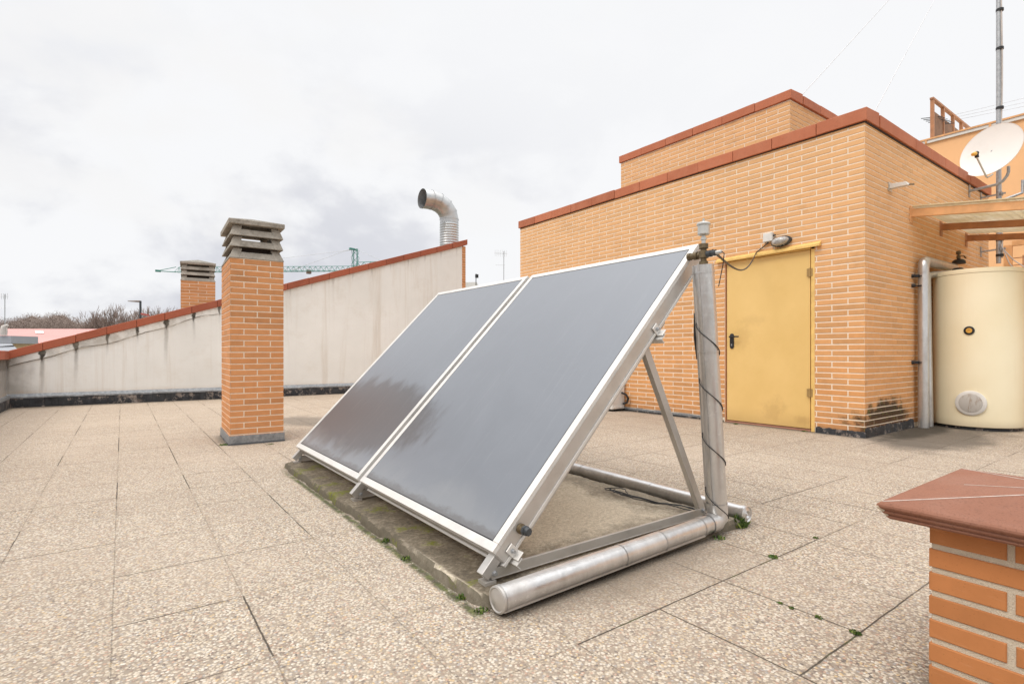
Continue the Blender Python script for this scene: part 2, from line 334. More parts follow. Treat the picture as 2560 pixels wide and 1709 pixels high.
k=NT('weathered_concrete'); n=k.noise(30,6,.7); n2=k.noise(4,5,.65); nv=k.tc.outputs['Normal']; up=k.xyz(nv)[2]
cc=k.ramp(n2,[(.3,(.25,.225,.19)),(.7,(.46,.42,.36))]); cc=k.mix(k.math('MULTIPLY',k.sm(n,.50,.62),.5),cc,(.19,.17,.145)); cc=k.mix(k.math('MULTIPLY',k.sm(k.noise(9,5,.7),.5,.68),.45),cc,(.20,.175,.14))
lich=k.math('MULTIPLY',k.sm(up,.3,.8),k.sm(k.noise(75,4,.7),.46,.60)); cc=k.mix(k.math('MULTIPLY',lich,.85),cc,(.09,.085,.075))
M_conc=k.set(cc,.9,0,k.bump(n,.5,.004),spec=.2)

k=NT('mossy_pad_concrete'); X,Y_,Z=k.xyz(); n=k.noise(50,6,.7); n2=k.noise(3.5,6,.7); n3=k.noise(9,6,.7)
cc=k.ramp(n,[(.3,(.52,.44,.33)),(.5,(.70,.60,.46)),(.72,(.86,.77,.62))])
cc=k.mix(k.sm(k.noise(220,2,.5),.62,.7),cc,(.16,.13,.10))
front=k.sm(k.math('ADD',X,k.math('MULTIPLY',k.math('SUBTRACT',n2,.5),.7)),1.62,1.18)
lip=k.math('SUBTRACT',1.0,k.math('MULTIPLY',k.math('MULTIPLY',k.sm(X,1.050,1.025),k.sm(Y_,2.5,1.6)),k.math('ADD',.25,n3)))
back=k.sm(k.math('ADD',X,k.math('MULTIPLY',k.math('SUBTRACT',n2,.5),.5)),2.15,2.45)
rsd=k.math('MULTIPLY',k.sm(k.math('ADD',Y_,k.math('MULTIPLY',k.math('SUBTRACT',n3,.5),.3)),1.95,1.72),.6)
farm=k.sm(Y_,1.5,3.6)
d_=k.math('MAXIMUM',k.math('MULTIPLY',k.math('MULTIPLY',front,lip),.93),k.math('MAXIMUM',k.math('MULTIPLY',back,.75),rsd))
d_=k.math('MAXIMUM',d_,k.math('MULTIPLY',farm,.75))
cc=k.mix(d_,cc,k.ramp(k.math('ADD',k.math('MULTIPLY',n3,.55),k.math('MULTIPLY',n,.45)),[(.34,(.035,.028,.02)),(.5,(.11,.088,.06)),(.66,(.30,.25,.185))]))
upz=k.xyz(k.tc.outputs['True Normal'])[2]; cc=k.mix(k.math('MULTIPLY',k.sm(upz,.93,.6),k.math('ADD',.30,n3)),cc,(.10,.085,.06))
ms=k.math('MULTIPLY',k.sm(k.noise(4.5,5,.7),.53,.63),k.sm(X,1.42,1.2)); cc=k.mix(k.math('MULTIPLY',ms,k.sm(n,.35,.55)),cc,k.ramp(n,[(.3,(.05,.06,.010)),(.7,(.19,.19,.035))]))
M_pad=k.set(cc,.92,0,k.bump(k.math('ADD',n,k.math('MULTIPLY',n3,.8)),.8,.006),spec=.2)

def alu(name,c,rough=.38,metal=.85,streak=(1,1,1),dirt=.35,dent=0):
    k=NT(name); n=k.noise(6,6,.7,vec=k.map(k.pos,streak)); n2=k.noise(70,4,.6); n3=k.noise(3,5,.65)
    col=k.ramp(n,[(.3,tuple(x*.82 for x in c)),(.7,tuple(min(1,x*1.1) for x in c))])
    dd=k.math('MULTIPLY',k.sm(n3,.45,.7),dirt); col=k.mix(dd,col,(.38,.34,.30))
    rr=k.math('ADD',rough-.08,k.math('MULTIPLY',n,.2)); mm=k.math('SUBTRACT',metal,k.math('MULTIPLY',dd,.8))
    nb=k.bump(n2,.08,.002)
    if dent:
        col=k.mix(k.math('MULTIPLY',k.sm(k.noise(34,4,.7),.56,.68),.35),col,(.80,.79,.77)); nb=k.bump(k.noise(16,3,.6),.35,.006,nb)
    return k.set(col,rr,mm,nb)
M_alu=alu('dull_aluminium',(.56,.54,.51),.42,.65); M_alu_lt=alu('pale_frame_aluminium',(.72,.70,.665),.45,.35,dirt=.3)
M_clad=alu('pipe_cladding_aluminium',(.63,.625,.615),.30,.78,(3,3,.6),.5,1); M_galv=alu('galvanised_duct',(.58,.59,.59),.34,.8,dirt=.25); M_steel=simple('galvanised_mast',(.42,.43,.44),.45,.6,.2,30,.2)
M_dull=simple('dull_taupe_channel',(.20,.165,.135),.6,.3,.2,20,.2); M_brass=simple('tarnished_brass',(.16,.12,.07),.5,.6,.35,60,.3); M_cup=alu('air_vent_nickel',(.62,.61,.57),.35,.7)
M_black=simple('black_rubber',(.022,.022,.024),.5,0,.3,30,.1); M_plug=simple('grey_plastic_plug',(.05,.055,.06),.45,0,.3,30,.1)
M_white=simple('white_plastic',(.72,.70,.66),.5,0,.06,8,.05,dirt=((.45,.38,.30),.3)); M_dish=simple('white_dish_paint',(.80,.78,.74),.45,0,.03,2,.03,dirt=((.62,.55,.46),.25))
M_lnb=simple('yellow_feedhorn',(.70,.38,.07),.5,0,.1); M_cable_w=simple('pale_cable',(.55,.50,.46),.6)
k=NT('solar_glass'); X,Y_,Z=k.xyz()
f1=k.noise(2.0,6,.65,dist=.6); f2=k.noise(22,5,.7,vec=k.map(k.pos,(1,.4,1)))
cv=k.mix(k.sm(Z,.2,1.45),(.145,.157,.178),(.178,.190,.212))
cv=k.mix(k.math('MULTIPLY',k.sm(f1,.35,.7),.25),cv,(.20,.215,.24))
# dark reflection painted into the glass colour, low across both collectors
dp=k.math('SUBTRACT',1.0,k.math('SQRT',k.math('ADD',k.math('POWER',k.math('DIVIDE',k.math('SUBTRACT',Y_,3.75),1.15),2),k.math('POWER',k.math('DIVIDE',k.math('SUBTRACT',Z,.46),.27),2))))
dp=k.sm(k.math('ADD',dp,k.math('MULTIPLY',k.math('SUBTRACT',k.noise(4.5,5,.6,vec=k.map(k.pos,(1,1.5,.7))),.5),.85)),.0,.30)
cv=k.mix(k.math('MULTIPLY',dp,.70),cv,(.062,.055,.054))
# pale cloud reflection painted into the colour near the bottom edge
ed=k.math('MULTIPLY',k.sm(k.math('ADD',Z,k.math('MULTIPLY',k.math('SUBTRACT',f1,.5),.34)),.34,.20),.30); cv=k.mix(ed,cv,(.30,.305,.305))
ed2=k.math('MULTIPLY',k.sm(k.math('ADD',Z,k.math('MULTIPLY',k.math('SUBTRACT',f2,.5),.07)),.222,.196),.6); cv=k.mix(ed2,cv,(.09,.08,.075))
dr=k.noise(1,6,.75,vec=k.map(k.pos,(2.2,26,2.2))); cv=k.mix(k.math('MULTIPLY',k.sm(dr,.52,.74),.10),cv,(.34,.35,.36)); du=k.sm(k.noise(260,2,.5),.70,.76); cv=k.mix(k.math('MULTIPLY',du,.25),cv,(.5,.5,.48))
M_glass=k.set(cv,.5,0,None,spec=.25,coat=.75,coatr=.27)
M_seal=simple('black_glass_seal',(.02,.02,.022),.6)

k=NT('yellow_door_paint'); X,Y_,Z=k.xyz(); n=k.noise(1.6,5,.6); n3=k.noise(6,6,.7)
cc=k.ramp(n,[(.3,(.74,.49,.175)),(.7,(.82,.56,.22))])
def dirtb(cy,cz,ry_,rz_,amt):
    global cc
    q=k.math('ADD',blob(k,X,Y_,Z,6.33,cy,cz,50.,ry_,rz_),k.math('MULTIPLY',k.math('SUBTRACT',n3,.5),1.6)); cc=k.mix(k.math('MULTIPLY',k.sm(q,.25,.9),amt),cc,(.42,.24,.09))
dirtb(3.35,.22,.28,.25,.30); dirtb(3.75,1.1,.25,.30,.16); dirtb(3.02,.12,.15,.1,.4); dirtb(3.6,1.3,.3,.12,.15)
cc=k.mix(k.math('MULTIPLY',k.sm(Z,.25,.0),.35),cc,(.45,.27,.10))
M_door=k.set(cc,.42,0,k.bump(k.noise(4,3,.5),.12,.01),spec=.4)
M_frame=simple('yellow_frame_paint',(.80,.52,.17),.5,0,.12,12,.1,dirt=((.35,.2,.08),.4))
k=NT('cream_tank_jacket'); X,Y_,Z=k.xyz(); cc=k.ramp(k.noise(1.4,4,.5),[(.3,(.84,.735,.50)),(.7,(.90,.81,.59))]); vs=k.noise(1,5,.7,vec=k.map(k.pos,(9,9,.4)))
cc=k.mix(k.math('MULTIPLY',k.sm(vs,.55,.75),.15),cc,(.60,.46,.26)); cc=k.mix(k.math('MULTIPLY',k.sm(Z,.14,.03),.4),cc,(.40,.31,.2))
M_tank=k.set(cc,.45,0,k.bump(k.noise(2,2,.5),.05,.02),spec=.35)
M_wood=simple('orange_painted_steel',(.74,.40,.18),.6,0,.15,6,.15,dirt=((.25,.12,.06),.5)); M_woodd=simple('brown_painted_steel',(.46,.21,.10),.6,0,.18,6,.15,dirt=((.15,.07,.04),.5))
k=NT('frosted_canopy_sheet'); cc=k.ramp(k.noise(3,6,.7),[(.35,(.78,.70,.52)),(.65,(.93,.90,.80))]); k.set(cc,.5,0,None); k.p.inputs['Transmission Weight'].default_value=0.0
tr=k.n('ShaderNodeBsdfTranslucent'); k.put(tr.inputs[0],cc); mx=k.n('ShaderNodeMixShader'); mx.inputs[0].default_value=.55; k.l(k.p.outputs[0],mx.inputs[1]); k.l(tr.outputs[0],mx.inputs[2]); k.l(mx.outputs[0],k.out.inputs[0]); M_sheet=k.mat
M_ored=simple('orange_far_render',(.86,.50,.25),.85,0,.06,1.2,.1); M_roofred=simple('faded_red_roof',(.52,.20,.17),.7,0,.10,.4,.1); M_yel=simple('pale_yellow_wall',(.70,.58,.36),.8)
k=NT('ribbed_red_roof'); X,Y_,Z=k.xyz(); wv=k.n('ShaderNodeTexWave'); wv.inputs['Scale'].default_value=1.2; k.l(k.map(k.pos,(1,.35,0)),wv.inputs['Vector']); cc=k.mix(k.math('MULTIPLY',wv.outputs['Fac'],.25),(.58,.28,.25),(.46,.20,.18)); cc=k.mix(k.math('MULTIPLY',k.sm(k.noise(.12,5,.6),.4,.7),.4),cc,(.64,.36,.32)); M_roofred=k.set(cc,.6)
M_grey=simple('grey_sheet_metal',(.34,.35,.37),.5,.3,.1,1,.1); M_crane=simple('green_crane_paint',(.08,.27,.22),.5,0,.15); M_wire=simple('thin_steel_wire',(.62,.62,.63),.5,.4); M_bark=simple('bare_winter_twigs',(.21,.155,.125),.9,0,.25,.5,.1); M_bark2=simple('hazy_winter_twigs',(.30,.235,.20),.9,0,.25,.15,.1)
M_ground=simple('distant_ground',(.16,.15,.11),.95,0,.3,.02,.1); M_red=simple('red_sheet',(.42,.10,.08),.6)
k=NT('weed_green'); t=k.attr(); M_weed=k.set(k.ramp(t,[(0,(.035,.075,.015)),(.6,(.085,.15,.025)),(1,(.22,.24,.045))]),.6,0); k.p.inputs['Subsurface Weight'].default_value=0
k=NT('moss_clump'); M_moss=k.set(k.ramp(k.noise(90,4,.7),[(.3,(.03,.045,.01)),(.6,(.11,.14,.02)),(.75,(.25,.25,.04))]),.95,0,k.bump(k.noise(200,3,.6),1,.006))
M_tile=simple('broken_tile_shard',(.42,.20,.13),.8)
M_mesh=simple('brown_lattice',(.27,.15,.09),.8,0,.2,5,.3)

M_hinge=simple('dirty_hinge_paint',(.38,.24,.09),.6)
M_flue_shade=simple('sooty_flue_and_shade',(.05,.035,.03),.9)
# ------------------------------------------------------------------ ground and terrace
m=MB(); m.poly([(-1500,-1500,-9.5),(1500,-1500,-9.5),(1500,1500,-9.5),(-1500,1500,-9.5)]); struct(m.build('ground',M_ground))
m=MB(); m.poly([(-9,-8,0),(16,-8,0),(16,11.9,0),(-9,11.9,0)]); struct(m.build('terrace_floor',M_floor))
m=MB(); m.box(-9,16,-8,12.6,-9.4,-.012); b=m.build('apartment_block',M_mortar,loc=(3,2,-9.4)); tag(b,'brick apartment block whose flat paved roof everything stands on','building')

# ------------------------------------------------------------------ plant room with yellow door
V0,U1,U2,V2=6.328,2.364,8.395,10.93
room=thing('plant_room','orange brick plant room with terracotta coping and a smaller brick storey on top','building',(V0,U1,0))
T=.004
D0,D1,DZ=2.868,3.985,2.075
m=MB()
# mortar core (walls as slabs round the door opening)
m.box(V0,V0+.25,U1+.0,D0,0,3.34,1); m.box(V0,V0+.25,D1,U2,0,3.34,1); m.box(V0,V0+.25,D0,D1,DZ+.03,3.34,1)
m.box(V0+.25,V2,U1,U1+.25,0,3.34,1); m.box(V0+.25,V2,U2-.25,U2,0,3.34,1); m.box(V2-.25,V2,U1+.25,U2-.25,0,3.34,1)
P_=.0623; ZB=.052+.0
m.bricks((V0,U1,0),(0,1,0),(-1,0,0),U2-U1,ZB,3.33,P_,.3235,.0135,phase=1,holes=[(D0-U1-.002,D1-U1+.002,0,DZ+.03)],end=T)
m.bricks((V2,U1,0),(-1,0,0),(0,-1,0),V2-V0,ZB,3.33,P_,.3235,.0115,phase=0,end=T)
m.bricks((V0,U2,0),(1,0,0),(0,1,0),V2-V0,ZB,3.33,P_,.3235,.011,phase=0)
m.build('wall',[M_brick_wall,M_mortar],room)
def coping_run(mb,p0,p1,z0a,z0b,th,inn,out,piece,n,slope=0.02):   # p0->p1 outer wall line, n outward normal (xy)
    p0=Vector(p0+(0,));p1=Vector(p1+(0,));d=(p1-p0);L=d.length;d/=L;n=Vector(n+(0,)).normalized(); k=max(1,round(L/piece)); pc=L/k
    for i in range(k):
        a=i*pc+.0025; b=(i+1)*pc-.0025; za=z0a+(z0b-z0a)*a/L+random.uniform(-.003,.003); zb=z0a+(z0b-z0a)*b/L+random.uniform(-.003,.003); j=random.uniform(-.003,.004)
        q=[p0+d*a+n*(out+j),p0+d*b+n*(out+j),p0+d*b-n*inn,p0+d*a-n*inn]; zz=[za,zb,zb,za]
        if d.cross(n).z>0: pass
        bot=[Vector((c.x,c.y,z)) for c,z in zip(q,zz)]; top=[Vector((c.x,c.y,z+th+(slope if idx>1 else 0))) for idx,(c,z) in enumerate(zip(q,zz))]
        if d.cross(n).z<0: mb.hexa(bot+top,0,random.random())
        else: mb.hexa([bot[1],bot[0],bot[3],bot[2],top[1],top[0],top[3],top[2]],0,random.random())
m=MB(); O_=.032
coping_run(m,(V0,U1-O_),(V0,U2+O_),3.335,3.335,.135,.30,O_,.52,(-1,0)); coping_run(m,(V0+.31,U1),(V2+O_,U1),3.335,3.335,.135,.30,O_,.52,(0,-1)); coping_run(m,(V0+.31,U2),(V2+O_,U2),3.335,3.335,.135,.30,O_,.52,(0,1)); coping_run(m,(V2,U1+.31),(V2,U2-.31),3.335,3.335,.135,.30,O_,.52,(1,0))
m.build('coping',M_coping,room,bevel=.005)
m=MB(); m.box(V0-.010,V0-.0005,U1-.010,U2,3.3215,3.3345); m.box(V0,V2,U1-.012,U1-.0005,3.316,3.3345); m.build('coping_shade_strip',M_flue_shade,room)  # dark strip standing in for the shadow line under the coping
m=MB(); m.box(V0+.25,V2-.25,U1+.25,U2-.25,3.05,3.15); m.build('roof',M_floor,room)
# upper storey
pv,pu,pu2,pv2=7.226,3.592,6.589,10.5
pent=MB(); pent.box(pv,pv2,pu,pu2,3.151,4.285,1)
pent.bricks((pv,pu,0),(0,1,0),(-1,0,0),pu2-pu,3.151,4.283,P_,.3235,.0125,phase=1,end=T); pent.bricks((pv2,pu,0),(-1,0,0),(0,-1,0),pv2-pv,3.151,4.283,P_,.3235,.010,phase=0,end=T); pent.bricks((pv,pu2,0),(1,0,0),(0,1,0),pv2-pv,3.151,4.283,P_,.3235,.010,phase=0)
po=pent.build('upper_storey',[M_brick_wall,M_mortar],room)
m=MB(); coping_run(m,(pv,pu-.03),(pv,pu2+.03),4.286,4.286,.12,.30,.03,.5,(-1,0)); coping_run(m,(pv+.31,pu),(pv2,pu),4.286,4.286,.12,.30,.03,.5,(0,-1)); coping_run(m,(pv+.31,pu2),(pv2,pu2),4.286,4.286,.12,.30,.03,.5,(0,1)); m.build('coping',M_coping,po,bevel=.005)
# base flashing
m=MB()
N=40
for i in range(N):
    a=4.02+(U2-4.02)*i/N; b=4.02+(U2-4.02)*(i+1)/N
    za=.052+.003*math.sin(i*1.7)+random.uniform(-.0015,.0015); 
    m.box(V0-.022,V0-.0045,a,b,.022,za)
m.build('base_flashing',M_zinc,room)
m=MB(); m.box(V0-.016,V0-.002,4.0,U2,.0,.021); 
def upst(p0,p1,nrm,n,zf,of):
    p0=Vector(p0);p1=Vector(p1);nrm=Vector(nrm); V=[]
    for i in range(n+1):
        c=p0.lerp(p1,i/n); V.append((c,zf(i),of(i)))
    for (a,za,oa),(b_,zb,ob2) in zip(V,V[1:]): m.hexa([a+nrm*oa*1.3,b_+nrm*ob2*1.3,b_,a,a+nrm*oa+Vector((0,0,za)),b_+nrm*ob2+Vector((0,0,zb)),b_+Vector((0,0,zb)),a+Vector((0,0,za))])
nz_=lambda i,s: noise.noise(Vector((i*.31,s,0)))
upst((V0-.0045,D0-.02,0),(V0-.0045,U1-.018,0),(-1,0,0),30,lambda i:.060+.022*nz_(i,1),lambda i:.022+.016*nz_(i,2))
upst((V0-.0045,U1-.0045,0),(V0+1.35,U1-.0045,0),(0,-1,0),46,lambda i:.095+.02*nz_(i*.7,5)-.00*i,lambda i:.014+.012*nz_(i,7))
m.build('bitumen_upstand',M_bit,room)
# door
m=MB(); m.box(V0+.012,V0+.05,D0+.055,D1-.022,.028,DZ-.008); door=m.build('door',M_door,room,bevel=.004)
m=MB(); m.lathe((V0+.0115,3.889,1.115),(-1,0,0),[(0,.0),(.027,.0),(.027,.010),(.022,.012),(0,.012)],20); m.lathe((V0+.0115,3.889,.975),(-1,0,0),[(0,.0),(.027,.0),(.027,.010),(.022,.012),(0,.012)],20)
m.box(V0+.0005,V0+.0115,3.862,3.916,.976,1.114); m.tube([(V0+.0,3.889,1.10),(V0-.05,3.889,1.10),(V0-.056,3.880,1.10),(V0-.056,3.76,1.10)],[.010,.010,.010,.009],12); m.build('handle',M_black,door)
m=MB(); m.box(V0-.0015,V0-.0005,3.884,3.894,.985,1.005); m.lathe((V0+.0003,3.889,1.0),(-1,0,0),[(.0,.0),(.008,.0),(.008,.002),(0,.002)],12); m.build('lock_cylinder',M_steel,door)
m=MB(); m.box(V0+.006,V0+.06,D1-.014,D1,.0,DZ+.0); m.build('side_jamb',M_woodd,room); m=MB(); m.box(V0-.004,V0+.06,D0,D0+.040,.0,DZ+.0); m.box(V0+.0,V0+.06,D0+.048,D1-.018,DZ-.004,DZ+.028); m.build('door_frame',M_frame,room,bevel=.003)
m=MB(); m.hexa([(V0-.055,2.795,2.088),(V0-.0045,2.795,2.096),(V0-.0045,4.085,2.070),(V0-.055,4.085,2.064),(V0-.055,2.795,2.118),(V0-.0045,2.795,2.150),(V0-.0045,4.085,2.122),(V0-.055,4.085,2.094)]); m.build('rain_lintel',M_frame,room,bevel=.003)
for z in (1.81,.44):
    m=MB(); m.tube([(V0-.011,D0+.05,z-.05),(V0-.011,D0+.05,z+.05)],.009,10); m.box(V0-.006,V0+.0,D0+.02,D0+.085,z-.045,z+.045); m.build('hinge',M_hinge,room)
m=MB(); m.box(V0+.051,V0+.06,D0+.049,D1-.019,.0,DZ-.005); m.build('dark_reveal',M_black,room)
m=MB(); m.box(V0+.006,V0+.05,D0+.049,D1-.019,.002,.020); m.build('threshold',M_tile,room)

# junction box, bulkhead lamp, sensor cable
jb=thing('junction_box','small white junction box on the brick wall above the yellow door','junction box',(V0,3.39,2.29))
m=MB(); m.box(V0-.045,V0-.004,3.332,3.452,2.232,2.340); m.build('housing',M_white,jb,bevel=.006); m=MB(); m.box(V0-.052,V0-.0455,3.336,3.448,2.236,2.336); m.build('lid',M_white,jb,bevel=.003)
m=MB(); m.tube([(V0-.025,3.331,2.30),(V0-.025,3.305,2.30)],.010,10); m.build('cable_gland',M_plug,jb); m=MB(); m.tube([(V0-.025,3.40,2.231),(V0-.025,3.40,2.215)],.010,10); m.build('cable_gland',M_plug,jb)
lamp=thing('bulkhead_lamp','oval glass bulkhead lamp beside the white junction box above the door','wall lamp',(V0,3.24,2.2))
def oval(mb,c,ry,rz,prof,tilt=0,n=28,m=0):
    b=len(mb.v)
    for s_,dx in prof:
        for j in range(n):
            a=2*math.pi*j/n; yy=ry*s_*math.cos(a); zz=rz*s_*math.sin(a); y2=yy*math.cos(tilt)-zz*math.sin(tilt); z2=yy*math.sin(tilt)+zz*math.cos(tilt); mb.v.append((c[0]-dx,c[1]+y2,c[2]+z2))
    for i in range(len(prof)-1):
        for j in range(n):
            j2=(j+1)%n; mb.face([b+i*n+j2,b+i*n+j,b+(i+1)*n+j,b+(i+1)*n+j2],m,True)
    mb.face([b+(len(prof)-1)*n+j for j in range(n)][::-1],m,True)
cl=(V0-.004,3.235,2.212)
m=MB(); oval(m,cl,.118,.060,[(1,0),(1,.035),(.93,.045),(.86,.045),(.86,.03),(.2,.03)],-.12); m.build('lamp_base',M_plug,lamp)
m=MB(); oval(m,cl,.100,.050,[(1,.03),(1,.05),(.93,.075),(.75,.095),(.4,.108),(.08,.111)],-.12); k=NT('lamp_glass'); M_lglass=k.set(k.ramp(k.noise(30,3,.6),[(.3,(.26,.25,.24)),(.7,(.55,.53,.50))]),.12,0,k.bump(k.noise(60,2,.5),.3,.004),coat=1,coatr=.05); m.build('lamp_glass',M_lglass,lamp)
m=MB()
for yy in (-.045,0,.045):
    m.tube([(cl[0]-.035,cl[1]+yy,cl[2]-.058+.0*yy),(cl[0]-.095+abs(yy)*.3,cl[1]+yy,cl[2]-.034),(cl[0]-.115+abs(yy)*.35,cl[1]+yy,cl[2]),(cl[0]-.095+abs(yy)*.3,cl[1]+yy,cl[2]+.034),(cl[0]-.035,cl[1]+yy,cl[2]+.058)],.0028,6)
m.build('wire_guard',M_steel,lamp)

# ------------------------------------------------------------------ chimneys
def chimney(name,label,o,ang,wx,wy,zt,z_b,bl,pitch,mat,flash=True,phase=0):
    # o = near corner, ang = direction of the broad face; broad face length wx, side face wy
    th=thing(name,label,'chimney',(o[0],o[1],z_b))
    D=Vector((math.cos(ang),math.sin(ang),0)); S=Vector((-math.sin(ang),math.cos(ang),0)); O=Vector((o[0],o[1],0))
    def q(a,b,z): p=O+D*a+S*b; return (p.x,p.y,z)
    m=MB(); m.hexa([q(0,0,z_b),q(wx,0,z_b),q(wx,wy,z_b),q(0,wy,z_b),q(0,0,zt),q(wx,0,zt),q(wx,wy,zt),q(0,wy,zt)],1)
    zb0=zt-math.ceil((zt-z_b)/pitch)*pitch
    m.bricks(O,D,-S,wx,zb0,zt,pitch,wx/2,.0105,phase,end=T)
    m.bricks(O+D*wx,S,D,wy,zb0,zt,pitch,bl,.0085,phase+1,end=T); m.bricks(O+D*wx+S*wy,-D,S,wx,zb0,zt,pitch,bl,.0085,phase,end=T); m.bricks(O+S*wy,-S,-D,wy,zb0,zt,pitch,bl,.0085,phase+1,end=T)
    m.build('brick_shaft',[mat,M_mortar],th)
    if flash:
        m=MB()
        for (e0,e1,zz,zh) in ((.008,.016,z_b+.0,z_b+.088),):
            e=.013
            for (a0,b0,a1,b1) in ((-e,-e,wx+e,-.0045),(-e,wy+.0045,wx+e,wy+e),(-e,-.0045,-.0045,wy+.0045),(wx+.0045,-.0045,wx+e,wy+.0045)):
                m.hexa([q(a0-.004 if b0<0 or 1 else a0,b0,zz+.012),q(a1,b0,zz+.012),q(a1,b1,zz+.012),q(a0-.004,b1,zz+.012),q(a0,b0,zh),q(a1,b0,zh),q(a1,b1,zh),q(a0,b1,zh)])
        m.build('zinc_skirt',M_zinc,th,bevel=.002)
        m=MB(); m.hexa([q(-.02,-.022,z_b),q(wx+.02,-.022,z_b),q(wx+.02,wy+.02,z_b),q(-.02,wy+.02,z_b),q(-.012,-.012,z_b+.013),q(wx+.012,-.012,z_b+.013),q(wx+.012,wy+.012,z_b+.013),q(-.012,wy+.012,z_b+.013)]); m.build('bitumen_seal',M_bit,th)
    m=MB(); m.hexa([q(.10,.10,zt),q(wx-.10,.10,zt),q(wx-.10,wy-.10,zt),q(.10,wy-.10,zt),q(.10,.10,zt+.135),q(wx-.10,.10,zt+.135),q(wx-.10,wy-.10,zt+.135),q(.10,wy-.10,zt+.135)]); m.build('flue_liner',M_flue_shade,th)
    # concrete louvre cap: three tapered tiers and a hipped lid
    th_t=.112; z=zt
    def frust(mb,e0,za,e1,zb,a0,a1,b0,b1): pass
    for tier in range(3):
        m=MB(); ft=.010 if tier==0 else .004; tp=-.034; hp=.105; cw=.075
        def L(e,z_): return [q(-e,-e,z_),q(wx+e,-e,z_),q(wx+e,wy+e,z_),q(-e,wy+e,z_)]
        zt0=z+.006 if tier else z+.001; sl=.067 # slat height
        def ee(h): return ft+(tp-ft)*h/hp
        # corner posts (full height, tapering inwards)
        for (sx,sy) in ((0,0),(1,0),(1,1),(0,1)):
            def pt(e,da,db,zz):
                a=(-e+da) if sx==0 else (wx+e-da); b=(-e+db) if sy==0 else (wy+e-db); return q(a,b,zz)
            b4=[pt(ee(0),0,0,zt0),pt(ee(0),cw+.012,0,zt0),pt(ee(0),cw+.012,cw+.012,zt0),pt(ee(0),0,cw+.012,zt0)]
            t4=[pt(ee(hp),0,0,zt0+hp),pt(ee(hp),cw,0,zt0+hp),pt(ee(hp),cw,cw,zt0+hp),pt(ee(hp),0,cw,zt0+hp)]
            if (sx+sy)%2: b4=b4[::-1];t4=t4[::-1]
            m.hexa(b4+t4)
        # sloping slats between posts
        for side in range(4):
            def pt(along,inw,e,zz):
                if side==0: return q(along*(wx-2*cw)+cw, -e+inw, zz)
                if side==1: return q(wx+e-inw, along*(wy-2*cw)+cw, zz)
                if side==2: return q(wx-cw-along*(wx-2*cw), wy+e-inw, zz)
                return q(-e+inw, wy-cw-along*(wy-2*cw), zz)
            e0=ee(0)-.003;e1=ee(sl)-.003
            m.hexa([pt(0,0,e0,zt0+.001),pt(1,0,e0,zt0+.001),pt(1,.05,e0,zt0+.001),pt(0,.05,e0,zt0+.001),pt(0,0,e1,zt0+sl),pt(1,0,e1,zt0+sl),pt(1,.045,e1,zt0+sl),pt(0,.045,e1,zt0+sl)])
        m.build('louvre_ring',M_conc,th,bevel=.004); z+=th_t-.002
    z+=.004; m=MB(); e=.014
    lo=[q(-e,-e,z),q(wx+e,-e,z),q(wx+e,wy+e,z),q(-e,wy+e,z)]; e2=.004
    mi=[q(-e2-.012,-e2-.012,z+.046),q(wx+e2+.012,-e2-.012,z+.046),q(wx+e2+.012,wy+e2+.012,z+.046),q(-e2-.012,wy+e2+.012,z+.046)]
    b=len(m.v); m.v+=lo+mi+[q(wx*.5,wy*.5-.04,z+.135),q(wx*.5,wy*.5+.04,z+.135)]
    for f in ((3,2,1,0),(0,1,5,4),(1,2,6,5),(2,3,7,6),(3,0,4,7),(4,5,8),(6,7,9),(5,6,9,8),(7,4,8,9)): m.face([b+i for i in f])
    m.build('cap_lid',M_conc,th,bevel=.006)
    return th
o1=W(-2.75,5.19); A1=R(35.0-36.1)
def mkch(lbl,px_corner,Yd,ang,wx,wy,zt,z_b,bl,pitch,flash):
    X=(px_corner-1280.)/1337.*Yd; o=W(X,Yd); return chimney('brick_chimney',lbl,(o[0],o[1]),ang,wx,wy,zt,z_b,bl,pitch,M_brick_ch,flash)
mkch('tall orange brick chimney with concrete louvre cap standing on the terrace paving',575.5,5.19,R(-2.2),.480,.74,1.822,0,.2545,.0575,True)
mkch('smaller brick chimney with louvre cap rising beyond the sloping parapet wall',452.,10.7,R(-5.),.60,.6,2.345,-1.0,.2545,.0617,False)

# ------------------------------------------------------------------ sloping parapet wall
par=thing('sloping_parapet','cream rendered parapet wall with sloping terracotta coping along the far edge','wall',(-1.513,11.86,0))
pa=Vector((-1.513,11.859,0)); pb=Vector((6.898,11.591,0)); pd=(pb-pa).normalized(); pn=Vector((pd.y,-pd.x,0))*1.0   # towards the terrace
PL=(pb-pa).length; TH=.26
def zc(s): return .93+.3303*s if s>0.3 else .93+.3303*s
H0=.145
m=MB(); ns=60
for i in range(ns):
    a=PL*i/ns; b=PL*(i+1)/ns
    p=[pa+pd*a,pa+pd*b,pa+pd*b-pn*TH,pa+pd*a-pn*TH]
    m.hexa([(c.x,c.y,0) for c in p]+[(p[0].x,p[0].y,zc(a)-H0),(p[1].x,p[1].y,zc(b)-H0),(p[2].x,p[2].y,zc(b)-H0),(p[3].x,p[3].y,zc(a)-H0)])
wob_=lambda s: .018*math.sin(s*3.1)+.012*math.sin(s*7.3+1)
